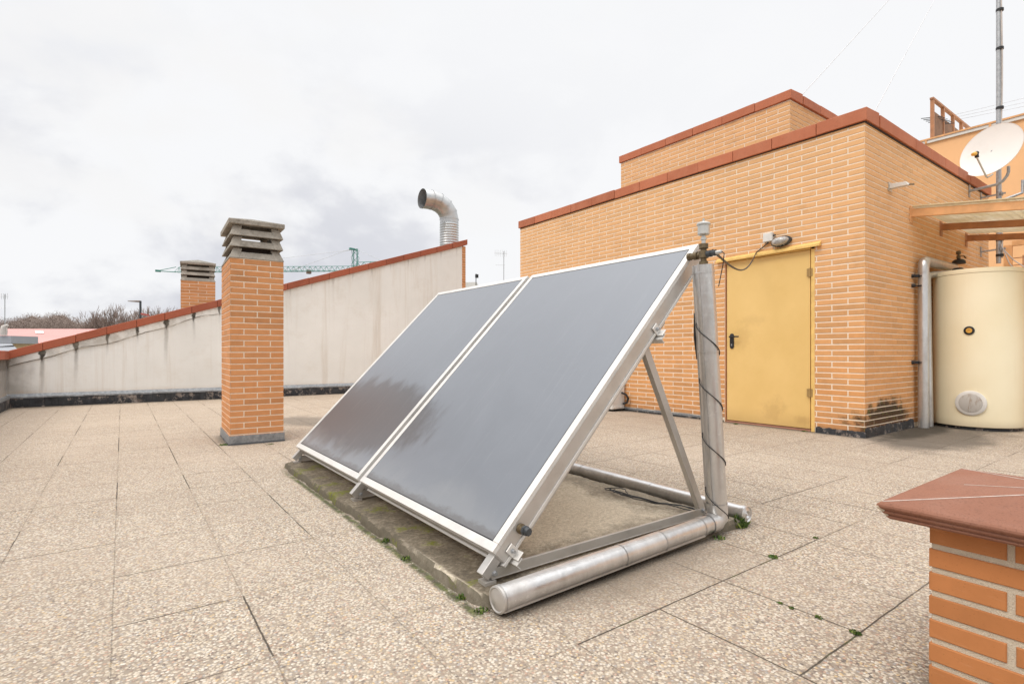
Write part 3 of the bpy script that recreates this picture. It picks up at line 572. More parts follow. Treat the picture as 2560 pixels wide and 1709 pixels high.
for i in range(50):      # uneven thicker band of plaster under the coping
    a=4.2*i/50; b=4.2*(i+1)/50; w1=.020*(1-i/50)+.002
    p=[pa+pd*a+pn*w1,pa+pd*b+pn*w1,pa+pd*b+pn*.0005,pa+pd*a+pn*.0005]
    m.hexa([(p[0].x,p[0].y,zc(a)-H0-.13+wob_(a)),(p[1].x,p[1].y,zc(b)-H0-.13+wob_(b)),(p[2].x,p[2].y,zc(b)-H0-.13+wob_(b)),(p[3].x,p[3].y,zc(a)-H0-.13+wob_(a)),(p[0].x,p[0].y,zc(a)-H0-.002),(p[1].x,p[1].y,zc(b)-H0-.002),(p[2].x,p[2].y,zc(b)-H0-.002),(p[3].x,p[3].y,zc(a)-H0-.002)])
m.build('rendered_wall',M_render,par)
m=MB(); e0=pb+pd*.001
m.hexa([(p.x,p.y,0) for p in (e0+pn*.0,e0+pd*.10+pn*.0,e0+pd*.10-pn*TH,e0-pn*TH)]+[(p.x,p.y,zc(PL)-H0) for p in (e0,e0+pd*.10,e0+pd*.10-pn*TH,e0-pn*TH)],1)
m.bricks(e0+pn*.002,pd,pn,.10,.05,zc(PL)-H0,.0617,.25,.009,0); m.bricks(e0+pd*.10,-pn,pd,TH,.05,zc(PL)-H0,.0617,.25,.009,1)
m.build('brick_end',[M_brick_ch,M_mortar],par)
m=MB(); q0=pa+pd*.02; q1=pb+pd*.14
coping_run(m,(q0.x,q0.y),(q1.x,q1.y),zc(.02)-H0,zc(PL+.14)-H0,H0-.01,TH+.03,.04,.435,(pn.x,pn.y),.012); m.build('coping',M_coping_d,par,bevel=.006)
m=MB()
for i in range(60):
    a=PL*i/60; b=PL*(i+1)/60; j=random.uniform(-.004,.004)
    p=[pa+pd*a+pn*.05,pa+pd*b+pn*.05,pa+pd*b+pn*.001,pa+pd*a+pn*.001]
    m.hexa([(p[0].x,p[0].y,.150+j),(p[1].x,p[1].y,.150+j),(p[2].x,p[2].y,.155),(p[3].x,p[3].y,.155),(p[0].x,p[0].y,.172+j),(p[1].x,p[1].y,.172+j),(p[2].x,p[2].y,.222),(p[3].x,p[3].y,.222)])
m.build('zinc_ledge',M_zinc,par)
m=MB()
for i in range(90):
    a=PL*i/90; b=PL*(i+1)/90; j=random.uniform(-.006,.006)
    p=[pa+pd*a+pn*(.045+j),pa+pd*b+pn*(.045+j),pa+pd*b+pn*.001,pa+pd*a+pn*.001]
    m.hexa([(c.x,c.y,0) for c in p]+[(c.x,c.y,.149) for c in p])
m.build('bitumen_upstand',M_bit,par,bevel=.004)
# low return wall on the left
par2=thing('low_parapet','low cream parapet wall with terracotta coping meeting the sloping wall at the left corner','wall',(-1.55,8,0))
m=MB(); m.box(-1.85,-1.512,-8,11.84,0,.79); m.build('rendered_wall',M_render,par2)
m=MB(); coping_run(m,(-1.512,-8),(-1.512,11.80),.785,.785,.14,.36,.04,.435,(1,0),.012); m.build('coping',M_coping_d,par2,bevel=.006)
m=MB(); m.box(-1.511,-1.467,-8,11.8,.0,.149); m.build('bitumen_upstand',M_bit,par2); m=MB(); m.box(-1.511,-1.462,-8,11.8,.15,.20); m.build('zinc_ledge',M_zinc,par2)
par3=thing('rear_parapet','low rendered parapet closing the far edge behind the solar collectors','wall',(8,11.6,0))
m=MB(); m.box(7.2,16,11.6,11.85,0,.8); m.build('rendered_wall',M_render,par3); m=MB(); coping_run(m,(7.2,11.6),(16,11.6),.80,.80,.12,.28,.04,.435,(0,-1),.01); m.build('coping',M_coping,par3)

# galvanised duct behind the parapet
dY=13.75; dc=at(1123,640,dY); duct=thing('vent_duct','galvanised ventilation duct with segmented elbow opening sideways above the sloping wall','duct',(dc[0],dc[1],1.0))
rD=.235
m=MB(); prof=[]; z0=1.0; z1=3.88
prof.append((rD,0))
for i in range(50): zz=.0+(3.20)*i/50; prof+= [(rD,zz),(rD+.010,zz+.02),(rD+.010,zz+.032),(rD,zz+.05)]
prof.append((rD,3.22)); m.lathe((dc[0],dc[1],1.0),(0,0,1),prof,32); m.build('ribbed_pipe',M_galv,duct)
zE=at(1123,549,dY)[2]
lft=Vector(W(-.80,-.60)).normalized(); 
def arc(t): return Vector((dc[0],dc[1],zE))+lft*(1-math.cos(t))*.52+Vector((0,0,1))*math.sin(t)*.42
pts=[arc(R(a)) for a in (0,22,45,68,90)]; pts.append(pts[-1]+lft*.24+Vector((0,0,-.01)))
m=MB(); m.tube([Vector((dc[0],dc[1],zE-.10))]+pts,rD+.004,32,cap=False,sm=True)
m.tube([pts[-1]+lft*.002,pts[-1]-lft*.12,pts[3],pts[2]],rD-.006,32,cap=False,m=1)
o=m.build('elbow',[M_galv,M_steel],duct)
for i,p in enumerate(pts):
    m=MB(); d=(lft*math.sin(R([0,22,45,68,90,90][i]))+Vector((0,0,1))*math.cos(R([0,22,45,68,90,90][i]))); m.tube([p-d*.012,p+d*.012],rD+.012,32,cap=False); m.tube([p-d*.012,p+d*.012],rD-.002,32,cap=False); m.build('seam_ring',M_galv,duct)

# ------------------------------------------------------------------ concrete pad
pad=MB(); nx,ny=110,200; px0,px1,py0,py1=1.005,2.60,1.525,4.46
idx={}
for i in range(nx+1):
    for j in range(ny+1):
        x=px0+(px1-px0)*i/nx; y=py0+(py1-py0)*j/ny
        n1_=noise.noise(Vector((x*4,y*4,0)))*.020+noise.noise(Vector((x*17,y*17,3)))*.009
        e=min(x-px0,px1-x,y-py0,py1-y)
        cx_=max(0,.10-(x-px0)); cy_=max(0,.10-(y-py0))
        if cx_>0 and cy_>0: e=.10-math.hypot(cx_,cy_)
        e=e+n1_-.012
        hh=.040+.004*noise.noise(Vector((x*2,y*2,7)))+.003*noise.noise(Vector((x*12,y*12,1)))
        t=max(0,min(1,(e+.006)/.020)); z=-.02+(hh+.02)*(1-(1-t)**2) if t>0 else -.02
        if i in (0,nx) or j in (0,ny): z=-.02
        idx[i,j]=len(pad.v); pad.v.append((x,y,z))
for i in range(nx):
    for j in range(ny): pad.face([idx[i,j],idx[i+1,j],idx[i+1,j+1],idx[i,j+1]],0,True)
po_=pad.build('concrete_pad',M_pad,loc=(1.8,2.9,0)); po_.data.set_sharp_from_angle(angle=R(180)); tag(po_,'stained mossy concrete pad under the tilted solar collectors','slab')

# ------------------------------------------------------------------ solar collectors
arr=thing('solar_collector_array','pair of tilted grey glass solar collectors on an aluminium support frame','solar collector',(1.75,3.0,.05))
A0=Vector((1.106,0,.162)); A1_=Vector((2.373,0,1.454)); tv=(A1_-A0); CL=tv.length; tv.normalize(); nv_=Vector((tv.z,0,-tv.x))   # nv_ points down/back
up_=-nv_; CT=.085; FW=.036
def cp(s,y,d): p=A0+tv*s+nv_*d; return (p.x,y,p.z)
def cbox(mb,s0,s1,y0,y1,d0,d1,m=0):
    mb.hexa([cp(s0,y0,d1),cp(s1,y0,d1),cp(s1,y1,d1),cp(s0,y1,d1),cp(s0,y0,d0),cp(s1,y0,d0),cp(s1,y1,d0),cp(s0,y1,d0)],m)
for (ya,yb,first) in ((1.642,3.012,True),(3.058,4.412,False)):
    m=MB()
    cbox(m,0,FW,ya,yb,0,CT); cbox(m,CL-FW,CL,ya,yb,0,CT); cbox(m,FW,CL-FW,ya,ya+FW,0,CT); cbox(m,FW,CL-FW,yb-FW,yb,0,CT); cbox(m,FW,CL-FW,ya+FW,yb-FW,CT-.02,CT-.004)
    cl_=m.build('collector',M_alu_lt,arr,bevel=.0025)
    m=MB()   # folded rib and darker side walls of the case
    cbox(m,.002,CL-.002,ya-.0035,ya-.0005,.016,CT-.012); cbox(m,.002,CL-.002,yb+.0005,yb+.0035,.016,CT-.012); cbox(m,-.003,-.0005,ya+.002,yb-.002,.020,CT-.016); m.build('side_panel',M_alu,cl_)
    m=MB(); cbox(m,-.010,CL+.010,ya-.009,ya-.0006,CT-.010,CT+.001); cbox(m,-.012,-.0006,ya,yb,CT-.010,CT+.001); m.build('case_flange',M_alu_lt,cl_)
    m=MB(); cbox(m,FW-.001,CL-FW+.001,ya+FW-.001,yb-FW+.001,.0035,.02); m.build('glass_seal',M_seal,cl_)
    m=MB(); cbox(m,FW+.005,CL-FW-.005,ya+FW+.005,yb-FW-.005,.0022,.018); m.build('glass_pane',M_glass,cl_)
# pipe stubs: black plug low on the right, upper outlet
pl=Vector(cp(.135,1.636,.045)); m=MB(); m.lathe(pl,(0,-1,0),[(.0,0),(.020,0),(.020,.010),(.016,.012),(.016,.024)],18); m.build('outlet_socket',M_brass,arr)
m=MB(); m.lathe(pl+Vector((0,-.026,0)),(0,-1,0),[(.0,0),(.0195,0),(.0195,.011),(.0165,.012),(.0165,.026),(.014,.029),(0,.029)],8); m.build('blanking_plug',M_plug,arr)
# support frames
YF=[1.652,3.035,4.345]
for i,y in enumerate(YF):
    w=.038; ya=y; yb=y+w
    # sloping rail under the collectors, projecting past the lower edge
    m=MB(); s0,s1=-.105,CL-.10; off=CT+.046; m.hexa([cp(s0,ya,off+.040),cp(s1,ya,off+.040),cp(s1,yb,off+.040),cp(s0,yb,off+.040),cp(s0-.0,ya,off),cp(s1,ya,off),cp(s1,yb,off),cp(s0,yb,off)]) if False else None
    p0=Vector(cp(-.092,y+w/2,.030+.014)); 
    m=MB(); m.bar(Vector((1.082,y+w/2,.070)),Vector((1.082,y+w/2,.070))+tv*.26,w,.040,(0,1,0)); m.bar(Vector(cp(.14,y+w/2,CT+.013)),Vector(cp(1.34,y+w/2,CT+.013)),w,.022,(0,1,0)) ; m.build('sloping_rail',M_alu,arr,bevel=.0015)
    m=MB(); m.bar((1.115,y+.010,.073),(2.455,y+.010,.073),.012,.042,(0,1,0)); m.bar((1.115,y+w/2,.0545),(2.455,y+w/2,.0545),w*.9,.004,(0,1,0)); m.build('base_rail',M_alu,arr,bevel=.0015)
    m=MB(); m.bar((1.975,y+w*.5+.0,.945),(2.438,y+w*.5,.075),w*.75,.040,(0,1,0)); m.build('strut',M_alu,arr,bevel=.0015)
    for (f0,f1) in ((1.080,1.130),(2.40,2.47)):
        m=MB(); m.box(f0,f1,ya-.004,yb+.008,.036,.0505); m.build('foot_plate',M_alu,arr)
    for (bx,bz) in ((1.125,.075),(2.432,.082),(1.985,.925)):
        m=MB(); m.lathe((bx,ya+.003,bz),(0,-1,0),[(0,0),(.013,0),(.013,.003),(.0085,.0035),(.0085,.011),(0,.011)],6); m.build('bolt',M_steel,arr)
# cross rails along the collectors, with clamps at the visible end
for s_ in (.035,1.235):
    c0=Vector(cp(s_,1.60,CT+.016)); c1=Vector(cp(s_,4.44,CT+.016))
    m=MB(); m.bar(c0,c1,.034,.004,tuple(tv)); m.bar(c0+nv_*.012-tv*.017,c1+nv_*.012-tv*.017,.004,.024,tuple(tv)); m.build('cross_rail',M_alu_lt,arr)
for s_,yy in ((.052,1.636),(1.252,1.636)):
    p=Vector(cp(s_,yy,CT-.030)); m=MB(); p=p+nv_*.012; m.obox(p+Vector((0,-.004,0)),tv*.019,Vector((0,.0035,0)),nv_*.022); m.obox(p+Vector((0,-.018,0))+nv_*.0245,tv*.019,Vector((0,.018,0)),nv_*.0025); m.build('clamp',M_alu_lt,arr,bevel=.002)
    m=MB(); m.lathe(p+Vector((0,-.0076,0)),(0,-1,0),[(0,0),(.010,0),(.010,.003),(.007,.004),(.007,.014),(0,.014)],6); m.build('bolt',M_steel,arr)
m=MB(); 
for yy in (3.02,3.05): pass
cbox(m,.01,CL-.01,3.0125,3.0575,.052,.058); m.build('gap_channel',M_dull,arr)

# ------------------------------------------------------------------ insulated pipes
def ring(mb,c,ax,r,w=.012,n=28): c=Vector(c);ax=Vector(ax).normalized(); mb.tube([c-ax*w/2,c+ax*w/2],r,n,cap=False)
pipe=thing('riser_pipe','aluminium clad riser pipe with air vent, turning into a capped pipe on the floor','pipe',(2.405,1.555,0))
RH=.0435; RV=.047
vb=Vector((2.405,1.552,.05)); vt=Vector((2.285,1.552,1.323)); he=Vector((1.045,1.512,.052)); hj=Vector((2.375,1.552,.060))
m=MB(); m.tube([vb+Vector((0,0,.03)),vt],RV,32); 
m.build('vertical_pipe',M_clad,pipe)
vd=(vt-vb).normalized(); hd=(hj-he).normalized()
m=MB(); m.tube([he,he+hd*.9],RH+.0015,32,cap=False); m.tube([he+hd*.885,hj+hd*.02],RH,32,cap=False); m.build('floor_pipe',M_clad,pipe)
m=MB(); m.tube([hj-hd*.06,hj-hd*.01,hj+hd*.025+Vector((0,0,.020)),vb+vd*.07,vb+vd*.10],[RH+.003,RH+.004,RV+.004,RV+.004,RV+.003],32,cap=False); m.build('elbow',M_clad,pipe)
for t_,dd in ((.0,0),(.62,0),(.885,0),(1.19,0)): m=MB(); ring(m,he+hd*(t_+.01),hd,RH+.0040,.008); m.build('seam_band',M_clad,pipe)
for t_ in (.10,.86,1.245): m=MB(); ring(m,vb+vd*t_,vd,RV+.003,.008); m.build('seam_band',M_clad,pipe)
m=MB()   # folded lengthwise seams
m.bar(vb+vd*.1+Vector((-.048,-.002,0)),vt+Vector((-.048,-.002,0)),.010,.003,(0,1,0)); m.bar(vb+vd*.1+Vector((-.018,.046,0)),vt+Vector((-.018,.046,0)),.004,.012,(1,0,0))
m.bar(he+Vector((0,-.034,-.030)),he+hd*1.2+Vector((0,-.034,-.030)),.010,.003,(0,0,1)); m.build('cladding_seam',M_alu,pipe)
m=MB(); m.lathe(he+hd*.004,-hd,[(RH+.0005,-.002),(RH+.0035,.0),(RH+.0035,.010),(RH-.002,.013),(RH-.006,.010),(.012,.019),(0,.020)],32); m.build('end_cap',M_alu,pipe)
m=MB(); m.lathe(vt,vd,[(RV+.001,-.004),(RV+.001,.002),(.02,.004),(0,.004)],28); m.build('top_disc',M_clad,pipe)
cr=vt+Vector((0,0,.052))
m=MB(); m.lathe(vt,(0,0,1),[(.0,.003),(.021,.003),(.021,.018),(.014,.022),(.014,.032),(.023,.036),(.023,.068),(.014,.072),(.014,.078),(.022,.082),(.022,.104),(0,.104)],16)
m.lathe(cr+Vector((0,.012,0)),(0,1,0),[(0,0),(.014,.0),(.014,.018),(.020,.020),(.020,.040),(.015,.042),(.015,.058),(.019,.060),(.019,.074),(0,.074)],14); m.lathe(cr,(0,-1,0),[(0,.0),(.014,.0),(.014,.022),(.0,.022)],14); m.build('brass_cross',M_brass,pipe)
m=MB(); m.lathe(cr+Vector((0,-.020,0)),(0,-1,0),[(0,0),(.016,.0),(.017,.022),(.013,.024),(.013,.036),(.015,.037),(.015,.046),(0,.046)],14); m.build('sensor_socket',M_plug,pipe)
m=MB(); m.lathe(cr+Vector((0,-.067,0)),(0,-1,0),[(0,0),(.0095,0),(.0095,.028),(.005,.030),(0,.030)],12); m.build('sensor_head',M_cup,pipe)
av=vt+Vector((0,0,.105)); m=MB(); m.lathe(av,(0,0,1),[(0,0),(.010,0),(.010,.018),(.014,.019),(.014,.030),(.009,.031),(.009,.040),(.022,.041),(.028,.046),(.028,.088),(.033,.090),(.033,.097),(.029,.101),(.010,.104),(.009,.108),(.0055,.109),(.0055,.122),(0,.122)],24); m.build('air_vent',M_cup,pipe)
# black insulation bit behind the riser
m=MB(); m.tube([vb+vd*.82+Vector((.0,.050,0)),vb+vd*.93+Vector((-.004,.056,0)),vb+vd*1.05+Vector((0,.050,0))],.018,10); m.build('lagging_scrap',M_black,pipe)
up2=thing('floor_header_pipe','aluminium clad pipe lying along the back of the pad with a dented end cap','pipe',(2.66,1.6,0))
h0=Vector((2.652,1.548,.050)); h1=Vector((2.700,4.6,.050)); hd2=(h1-h0).normalized()
m=MB(); m.tube([h0,h0+hd2*.62,h0+hd2*.62,h1],[RH,RH,RH+.0018,RH+.0018],32); m.build('floor_pipe',M_clad,up2)
for t_ in (.008,.28,1.25,2.2): m=MB(); ring(m,h0+hd2*t_,hd2,RH+.004,.010); m.build('seam_band',M_clad,up2)
m=MB(); m.lathe(h0+hd2*.002,-hd2,[(RH+.003,-.004),(RH+.0035,.008),(RH-.003,.011),(RH-.008,.006),(.02,.012),(.012,.004),(0,.014)],32); m.build('end_cap',M_clad,up2)
# sensor cable coiled round the riser, ending in loops on the pad
def helix(c0,c1,r,turns,ph,n=22):
    c0=Vector(c0);c1=Vector(c1); out=[]
    tot=int(turns*n)
    for i in range(tot+1):
        t=i/tot; a=ph+2*math.pi*turns*t; p=c0.lerp(c1,t); out.append(p+Vector((math.cos(a)*r,math.sin(a)*r,0)))
    return out
m=MB(); s0=cr+Vector((0,-.098,0))
pts=[s0,s0+Vector((0,-.012,-.01)),s0+Vector((.0,-.006,-.06)),s0+Vector((.02,.03,-.16))]
hx=helix(vb+vd*1.10,vb+vd*.03,RV+.004,3.9,R(-20))
m.tube(pts,.0024,6); m.tube(hx,.0026,6)
rnd=random.Random(3)
def pp_(x,y): Y=1337.*(EYE-.058)/(y-880.6); return Vector(W((x-1280)/1337.*Y,Y,.058))
ga,gb,gc=pp_(1762,1283),pp_(1640,1258),pp_(1525,1222)
def leg(a,b,off,lift,n=12):
    d=(b-a); s_=Vector((-d.y,d.x,0)).normalized(); return [a.lerp(b,i/n)+s_*off*math.sin(math.pi*i/n)+s_*.006*math.sin(i*1.9+off*90)+Vector((0,0,lift*math.sin(math.pi*i/n))) for i in range(n+1)]
g=[hx[-1],hx[-1].lerp(ga,.5)]+leg(ga,gc,.05,.012)+leg(gc+Vector((.01,.01,0)),gb,-.05,.006)+leg(gb,ga,.02,.01)[1:]+leg(ga+Vector((.012,0,0)),gb+Vector((.02,0,0)),-.03,.004)[1:]+leg(gb+Vector((.02,0,0)),gc+Vector((-.02,.03,0)),.07,.02)[1:]+leg(gc+Vector((-.02,.03,0)),gc.lerp(gb,.4),.06,.01)[1:]+leg(gc.lerp(gb,.4),gc+Vector((.03,-.02,0)),.05,.008)[1:]
m.tube(g,.0030,6); ob=m.build('sensor_cable',M_black,loc=tuple(vb)); tag(ob,'thin black cable coiled round the clad riser pipe and looped on the pad','cable')
m=MB(); pts=[]; s=cr+Vector((.0,-.050,.012)); e=Vector((V0-.03,3.40,2.216)); e2=Vector((V0-.015,3.55,2.13))
for i in range(31):
    t=i/30; p=s.lerp(e2,t); p.z-=.15*math.sin(math.pi*t); pts.append(p)
pts.append(Vector((V0-.02,3.47,2.175)))
pts.append(e); m.tube(pts,.0065,8); ob=m.build('hanging_cable',M_black,loc=tuple(s)); tag(ob,'black cable sagging from the riser pipe to the junction box','cable')

# ------------------------------------------------------------------ near pillar
pil=thing('brick_pillar','near brick pillar with a brown tiled hipped cap at the lower right','pillar',(1.99,.2,0))
K=1.078; kz=lambda z: .9-(.9-z)*K
qx,qy=1.615*K,.456*K; QX=2.11*K; QY=-.04*K; zt_=kz(.482); pp=.0623; zb_=zt_-8*pp
m=MB(); m.box(qx,QX,QY,qy,0,zt_,1)
def rows(O,D,N,L,phase):
    O=Vector(O)
    m.bricks(O,D,N,L,zb_,zt_-.001,pp,.327,.0155,phase=phase,proud=.005,end=T,jit=.0012)
# quoins start from the visible left corner
class _:pass
def near_face():
    for r in range(8):
        za=zb_+r*pp+.0075; zb=zb_+(r+1)*pp-.008; st=0.0; k=0
        first=.158 if r%2==1 else .327
        edges=[0.0,first]
        while edges[-1]<qy-QY: edges.append(edges[-1]+.327)
        for a,b in zip(edges,edges[1:]):
            b=min(b,qy-QY)
            aa=a+(.008 if a>0 else -.0045)+random.uniform(-.001,.001); bb=b-.008
            if bb-aa<.02: continue
            tt=random.random(); pr=.005+random.uniform(-.001,.001); c=.0022; x=qx-pr; y1=qy-aa; y0=qy-bb; n0=len(m.v)
            m.v+=[(qx+.002,y0,za),(qx+.002,y1,za),(qx+.002,y1,zb),(qx+.002,y0,zb),(x+c,y0,za),(x+c,y1,za),(x+c,y1,zb),(x+c,y0,zb),(x,y0+c,za+c),(x,y1-c,za+c),(x,y1-c,zb-c),(x,y0+c,zb-c)]
            for i in range(4):
                j=(i+1)%4; m.face([n0+j,n0+i,n0+4+i,n0+4+j],0,False,tt); m.face([n0+4+j,n0+4+i,n0+8+i,n0+8+j],0,False,tt)
            m.face([n0+11,n0+10,n0+9,n0+8],0,False,tt)
near_face()
rows((QX,qy,0),(-1,0,0),(0,1,0),QX-qx,1); rows((QX,QY,0),(0,1,0),(1,0,0),qy-QY,1); rows((qx,QY,0),(1,0,0),(0,-1,0),QX-qx,1)
m.build('brick_shaft',[M_brick_near,M_mortar_near],pil)
m=MB(); x0,x1,y0,y1=1.530*K,2.195*K,-.12*K,.547*K; zc0=zt_+.0015
def capring(e,z): return [(x0+e,y0+e,z),(x1-e,y0+e,z),(x1-e,y1-e,z),(x0+e,y1-e,z)]
prof=[(.050,zc0),(.024,zc0+.001),(.016,zc0+.007),(.020,zc0+.012),(.012,zc0+.016),(.009,zc0+.021),(.012,zc0+.025),(.004,zc0+.029),(.0,zc0+.034),(.001,zc0+.040),(.006,zc0+.045),(.012,zc0+.047)]
b=len(m.v)
for e,z in prof: m.v+=capring(e,z)
for i in range(len(prof)-1):
    for j in range(4): m.face([b+i*4+j,b+i*4+(j+1)%4,b+(i+1)*4+(j+1)%4,b+(i+1)*4+j])
m.face([b+3,b+2,b+1,b+0]); t4=b+(len(prof)-1)*4
xm,ym=(x0+x1)/2,(y0+y1)/2; mb_=len(m.v); m.v+=[(xm,ym,zc0+.092)]
for j in range(4): m.face([t4+j,t4+(j+1)%4,mb_],0,False,[.2,.5,.7,.45][j])
m.build('tiled_cap',M_cap,pil,bevel=.0018,seg=3)
top=Vector((xm,ym,zc0+.0930))
for (cx_,cy_) in ((x0,y0),(x1,y0),(x1,y1),(x0,y1)):
    m=MB(); c=Vector((cx_+(.012 if cx_==x0 else -.012),cy_+(.012 if cy_==y0 else -.012),zc0+.0475)); m.bar(c,top,.0032,.0012,tuple((top-c).cross(Vector((0,0,1))))); m.build('grout_line',M_grout,pil)
m=MB(); m.bar(Vector((x0+.36,y1-.10,zc0+.0595)),top+Vector((.006,0,0)),.0018,.001,(1,0,0)); m.build('grout_line',M_grout,pil)
m=MB(); m.tube([(x0+.008,y1-.008,zc0+.043),(x0+.003,y1-.003,zc0+.034),(x0+.014,y1-.014,zc0+.022),(x0+.020,y1-.020,zc0+.010)],[.003,.005,.005,.004],6); m.build('corner_mortar',M_mortar_near,pil)

# ------------------------------------------------------------------ tank and its pipes
tc=W(5.629,6.479); RT=.42; tank=thing('hot_water_tank','large cream cylindrical hot water tank beside the brick wall','tank',(tc[0],tc[1],0))
tl=Vector((tc[0],tc[1],0))
m=MB(); m.lathe(tl,(0,0,1),[(0,.036),(RT-.006,.036),(RT,.042),(RT,1.815),(RT-.001,1.818)],72); m.build('jacket',M_tank,tank)
m=MB(); m.lathe(tl,(0,0,1),[(RT+.000,1.820),(RT+.004,1.822),(RT+.004,1.862),(RT-.003,1.872),(RT-.03,1.878),(0,1.885)],72); m.build('lid',M_tank,tank)
m=MB(); m.lathe(tl,(0,0,1),[(0,0),(RT-.03,0),(RT-.03,.035),(0,.035)],48); m.build('base_ring',M_bit,tank)
def on_tank(px,py):   # point where the sight line meets the jacket
    d=Vector(at(px,py,1.0))-Vector((0,0,EYE)); A=d.x**2+d.y**2; B=-2*(d.x*tc[0]+d.y*tc[1]); C_=tc[0]**2+tc[1]**2-RT**2; t=(-B-math.sqrt(max(0,B*B-4*A*C_)))/(2*A); p=Vector((0,0,EYE))+d*t; n=Vector((p.x-tc[0],p.y-tc[1],0)).normalized(); return p,n
p,n=on_tank(2423,826); m=MB(); m.lathe(p-n*.01,n,[(0,0),(.050,0),(.050,.020),(.034,.023),(.032,.016),(0,.016)],24,0); m.build('port_ring',M_black,tank)
m=MB(); m.lathe(p-n*.0,n,[(0,.008),(.029,.008),(.029,.012),(.014,.014),(.013,.006),(0,.006)],20); m.build('port_plug',M_lnb,tank)
p,n=on_tank(2427,1007); m=MB(); m.lathe(p-n*.02,n,[(0,0),(.143,0),(.143,.030),(.134,.038),(.108,.040),(.106,.034)],36); m.build('hatch_ring',M_white,tank)
m=MB(); m.lathe(p-n*.0,n,[(.108,.018),(.106,.024),(.08,.032),(0,.036)],36); k=NT('rusty_hatch_paint'); nn=k.noise(1,5,.7,vec=k.map(k.pos,(30,30,9))); M_hatch=k.set(k.mix(k.math('MULTIPLY',k.sm(nn,.5,.66),.7),(.50,.47,.43),(.30,.21,.14)),.6,0,k.bump(k.noise(40,4,.6),.3,.004)); m.build('hatch_cover',M_hatch,tank)
tp=thing('tank_feed_pipe','pale clad pipe rising beside the wall and bending over the tank','pipe',(7.75,2.27,0))
b0=W(4.955,6.46); 
def vz(px,Y,py0,py1): return at(px,py0,Y),at(px,py1,Y)
A_,B_=vz(2309,6.42,1066,650)
A_=Vector((A_[0],A_[1],0)); r1=.056; zT=2.0
m=MB(); far=A_+Vector((1.6,-.02,0)); m.tube([A_,Vector((A_.x,A_.y,zT-.08)),Vector((A_.x+.012,A_.y,zT-.035)),Vector((A_.x+.045,A_.y,zT-.008)),Vector((A_.x+.09,A_.y,zT)),Vector((A_.x+.9,A_.y-.05,zT-.01)),Vector((A_.x+1.0,A_.y-.05,zT-.06)),Vector((A_.x+1.0,A_.y-.05,1.80))],[r1,r1,r1+.002,r1+.003,r1,r1,r1,r1],28)
m.build('clad_pipe',M_clad,tp)
for z in (1.05,1.86): m=MB(); ring(m,(A_.x,A_.y,z),(0,0,1),r1+.003,.012); m.build('seam_band',M_clad,tp)
m=MB(); ring(m,(A_.x+.12,A_.y,zT),(1,0,0),r1+.003,.012); m.build('seam_band',M_clad,tp)
tp2=thing('tank_return_pipe','second thinner clad pipe tucked between the feed pipe and the tank','pipe',(7.9,2.2,0))
A2=Vector(at(2324,1066,6.52)); A2.z=0; r2=.040
m=MB(); m.tube([A2,Vector((A2.x-.02,A2.y+.02,1.78)),Vector((A2.x-.005,A2.y+.02,1.83)),Vector((A2.x+.05,A2.y+.015,1.85)),Vector((A2.x+.55,A2.y-.16,1.90))],r2,24); m.build('clad_pipe',M_clad,tp2)
clips=[(2270,690),(2265,722),(2270,912)]
for i,(cx_,cy_) in enumerate(clips):
    vv=7.67; zz=[1.817,1.70,.78][i]
    m=MB(); m.bar((vv,U1-.005,zz),(A_.x,A_.y,zz),.022 if i!=1 else .012,.032 if i!=1 else .014,(1,0,0)); m.lathe((vv,U1-.004,zz),(0,-1,0),[(0,0),(.024,0),(.020,.03),(0,.03)],12); 
    m.tube([(A_.x+math.cos(a)*(r1+.006),A_.y+math.sin(a)*(r1+.006),zz) for a in [i_*math.pi/10 for i_ in range(0,11)]],.006,6); m.build('wall_clip',M_black,tp)
av=Vector(at(2397,650,7.05)); m=MB()
vl=thing('bleed_valve','small dark bleed valve with lever on top of the tank pipe','valve',tuple(av))
m=MB(); m.lathe(av+Vector((0,0,-.05)),(0,0,1),[(0,0),(.075,.0),(.070,.035),(.05,.055),(.02,.062),(.02,.075),(0,.075)],20); m.build('rubber_boot',M_black,vl)
m=MB(); m.lathe(av+Vector((-.01,.0,.02)),(0,0,1),[(0,0),(.022,0),(.022,.035),(.012,.04),(.012,.05),(.024,.055),(.028,.075),(.020,.10),(0,.105)],14); m.bar(av+Vector((-.01,0,.055)),av+Vector((.10,-.03,.06)),.014,.010,(0,1,0)); m.bar(av+Vector((.10,-.03,.06)),av+Vector((.135,-.04,.035)),.014,.010,(0,1,0)); m.build('valve_body',M_brass,vl)
m=MB(); pr_=Vector((tc[0]+.0,tc[1]+.18,1.885)); m.lathe(pr_,(0,0,1),[(.03,0),(.055,0),(.055,.05),(.04,.06),(0,.06)],16); m.build('top_fitting',M_black,tank)

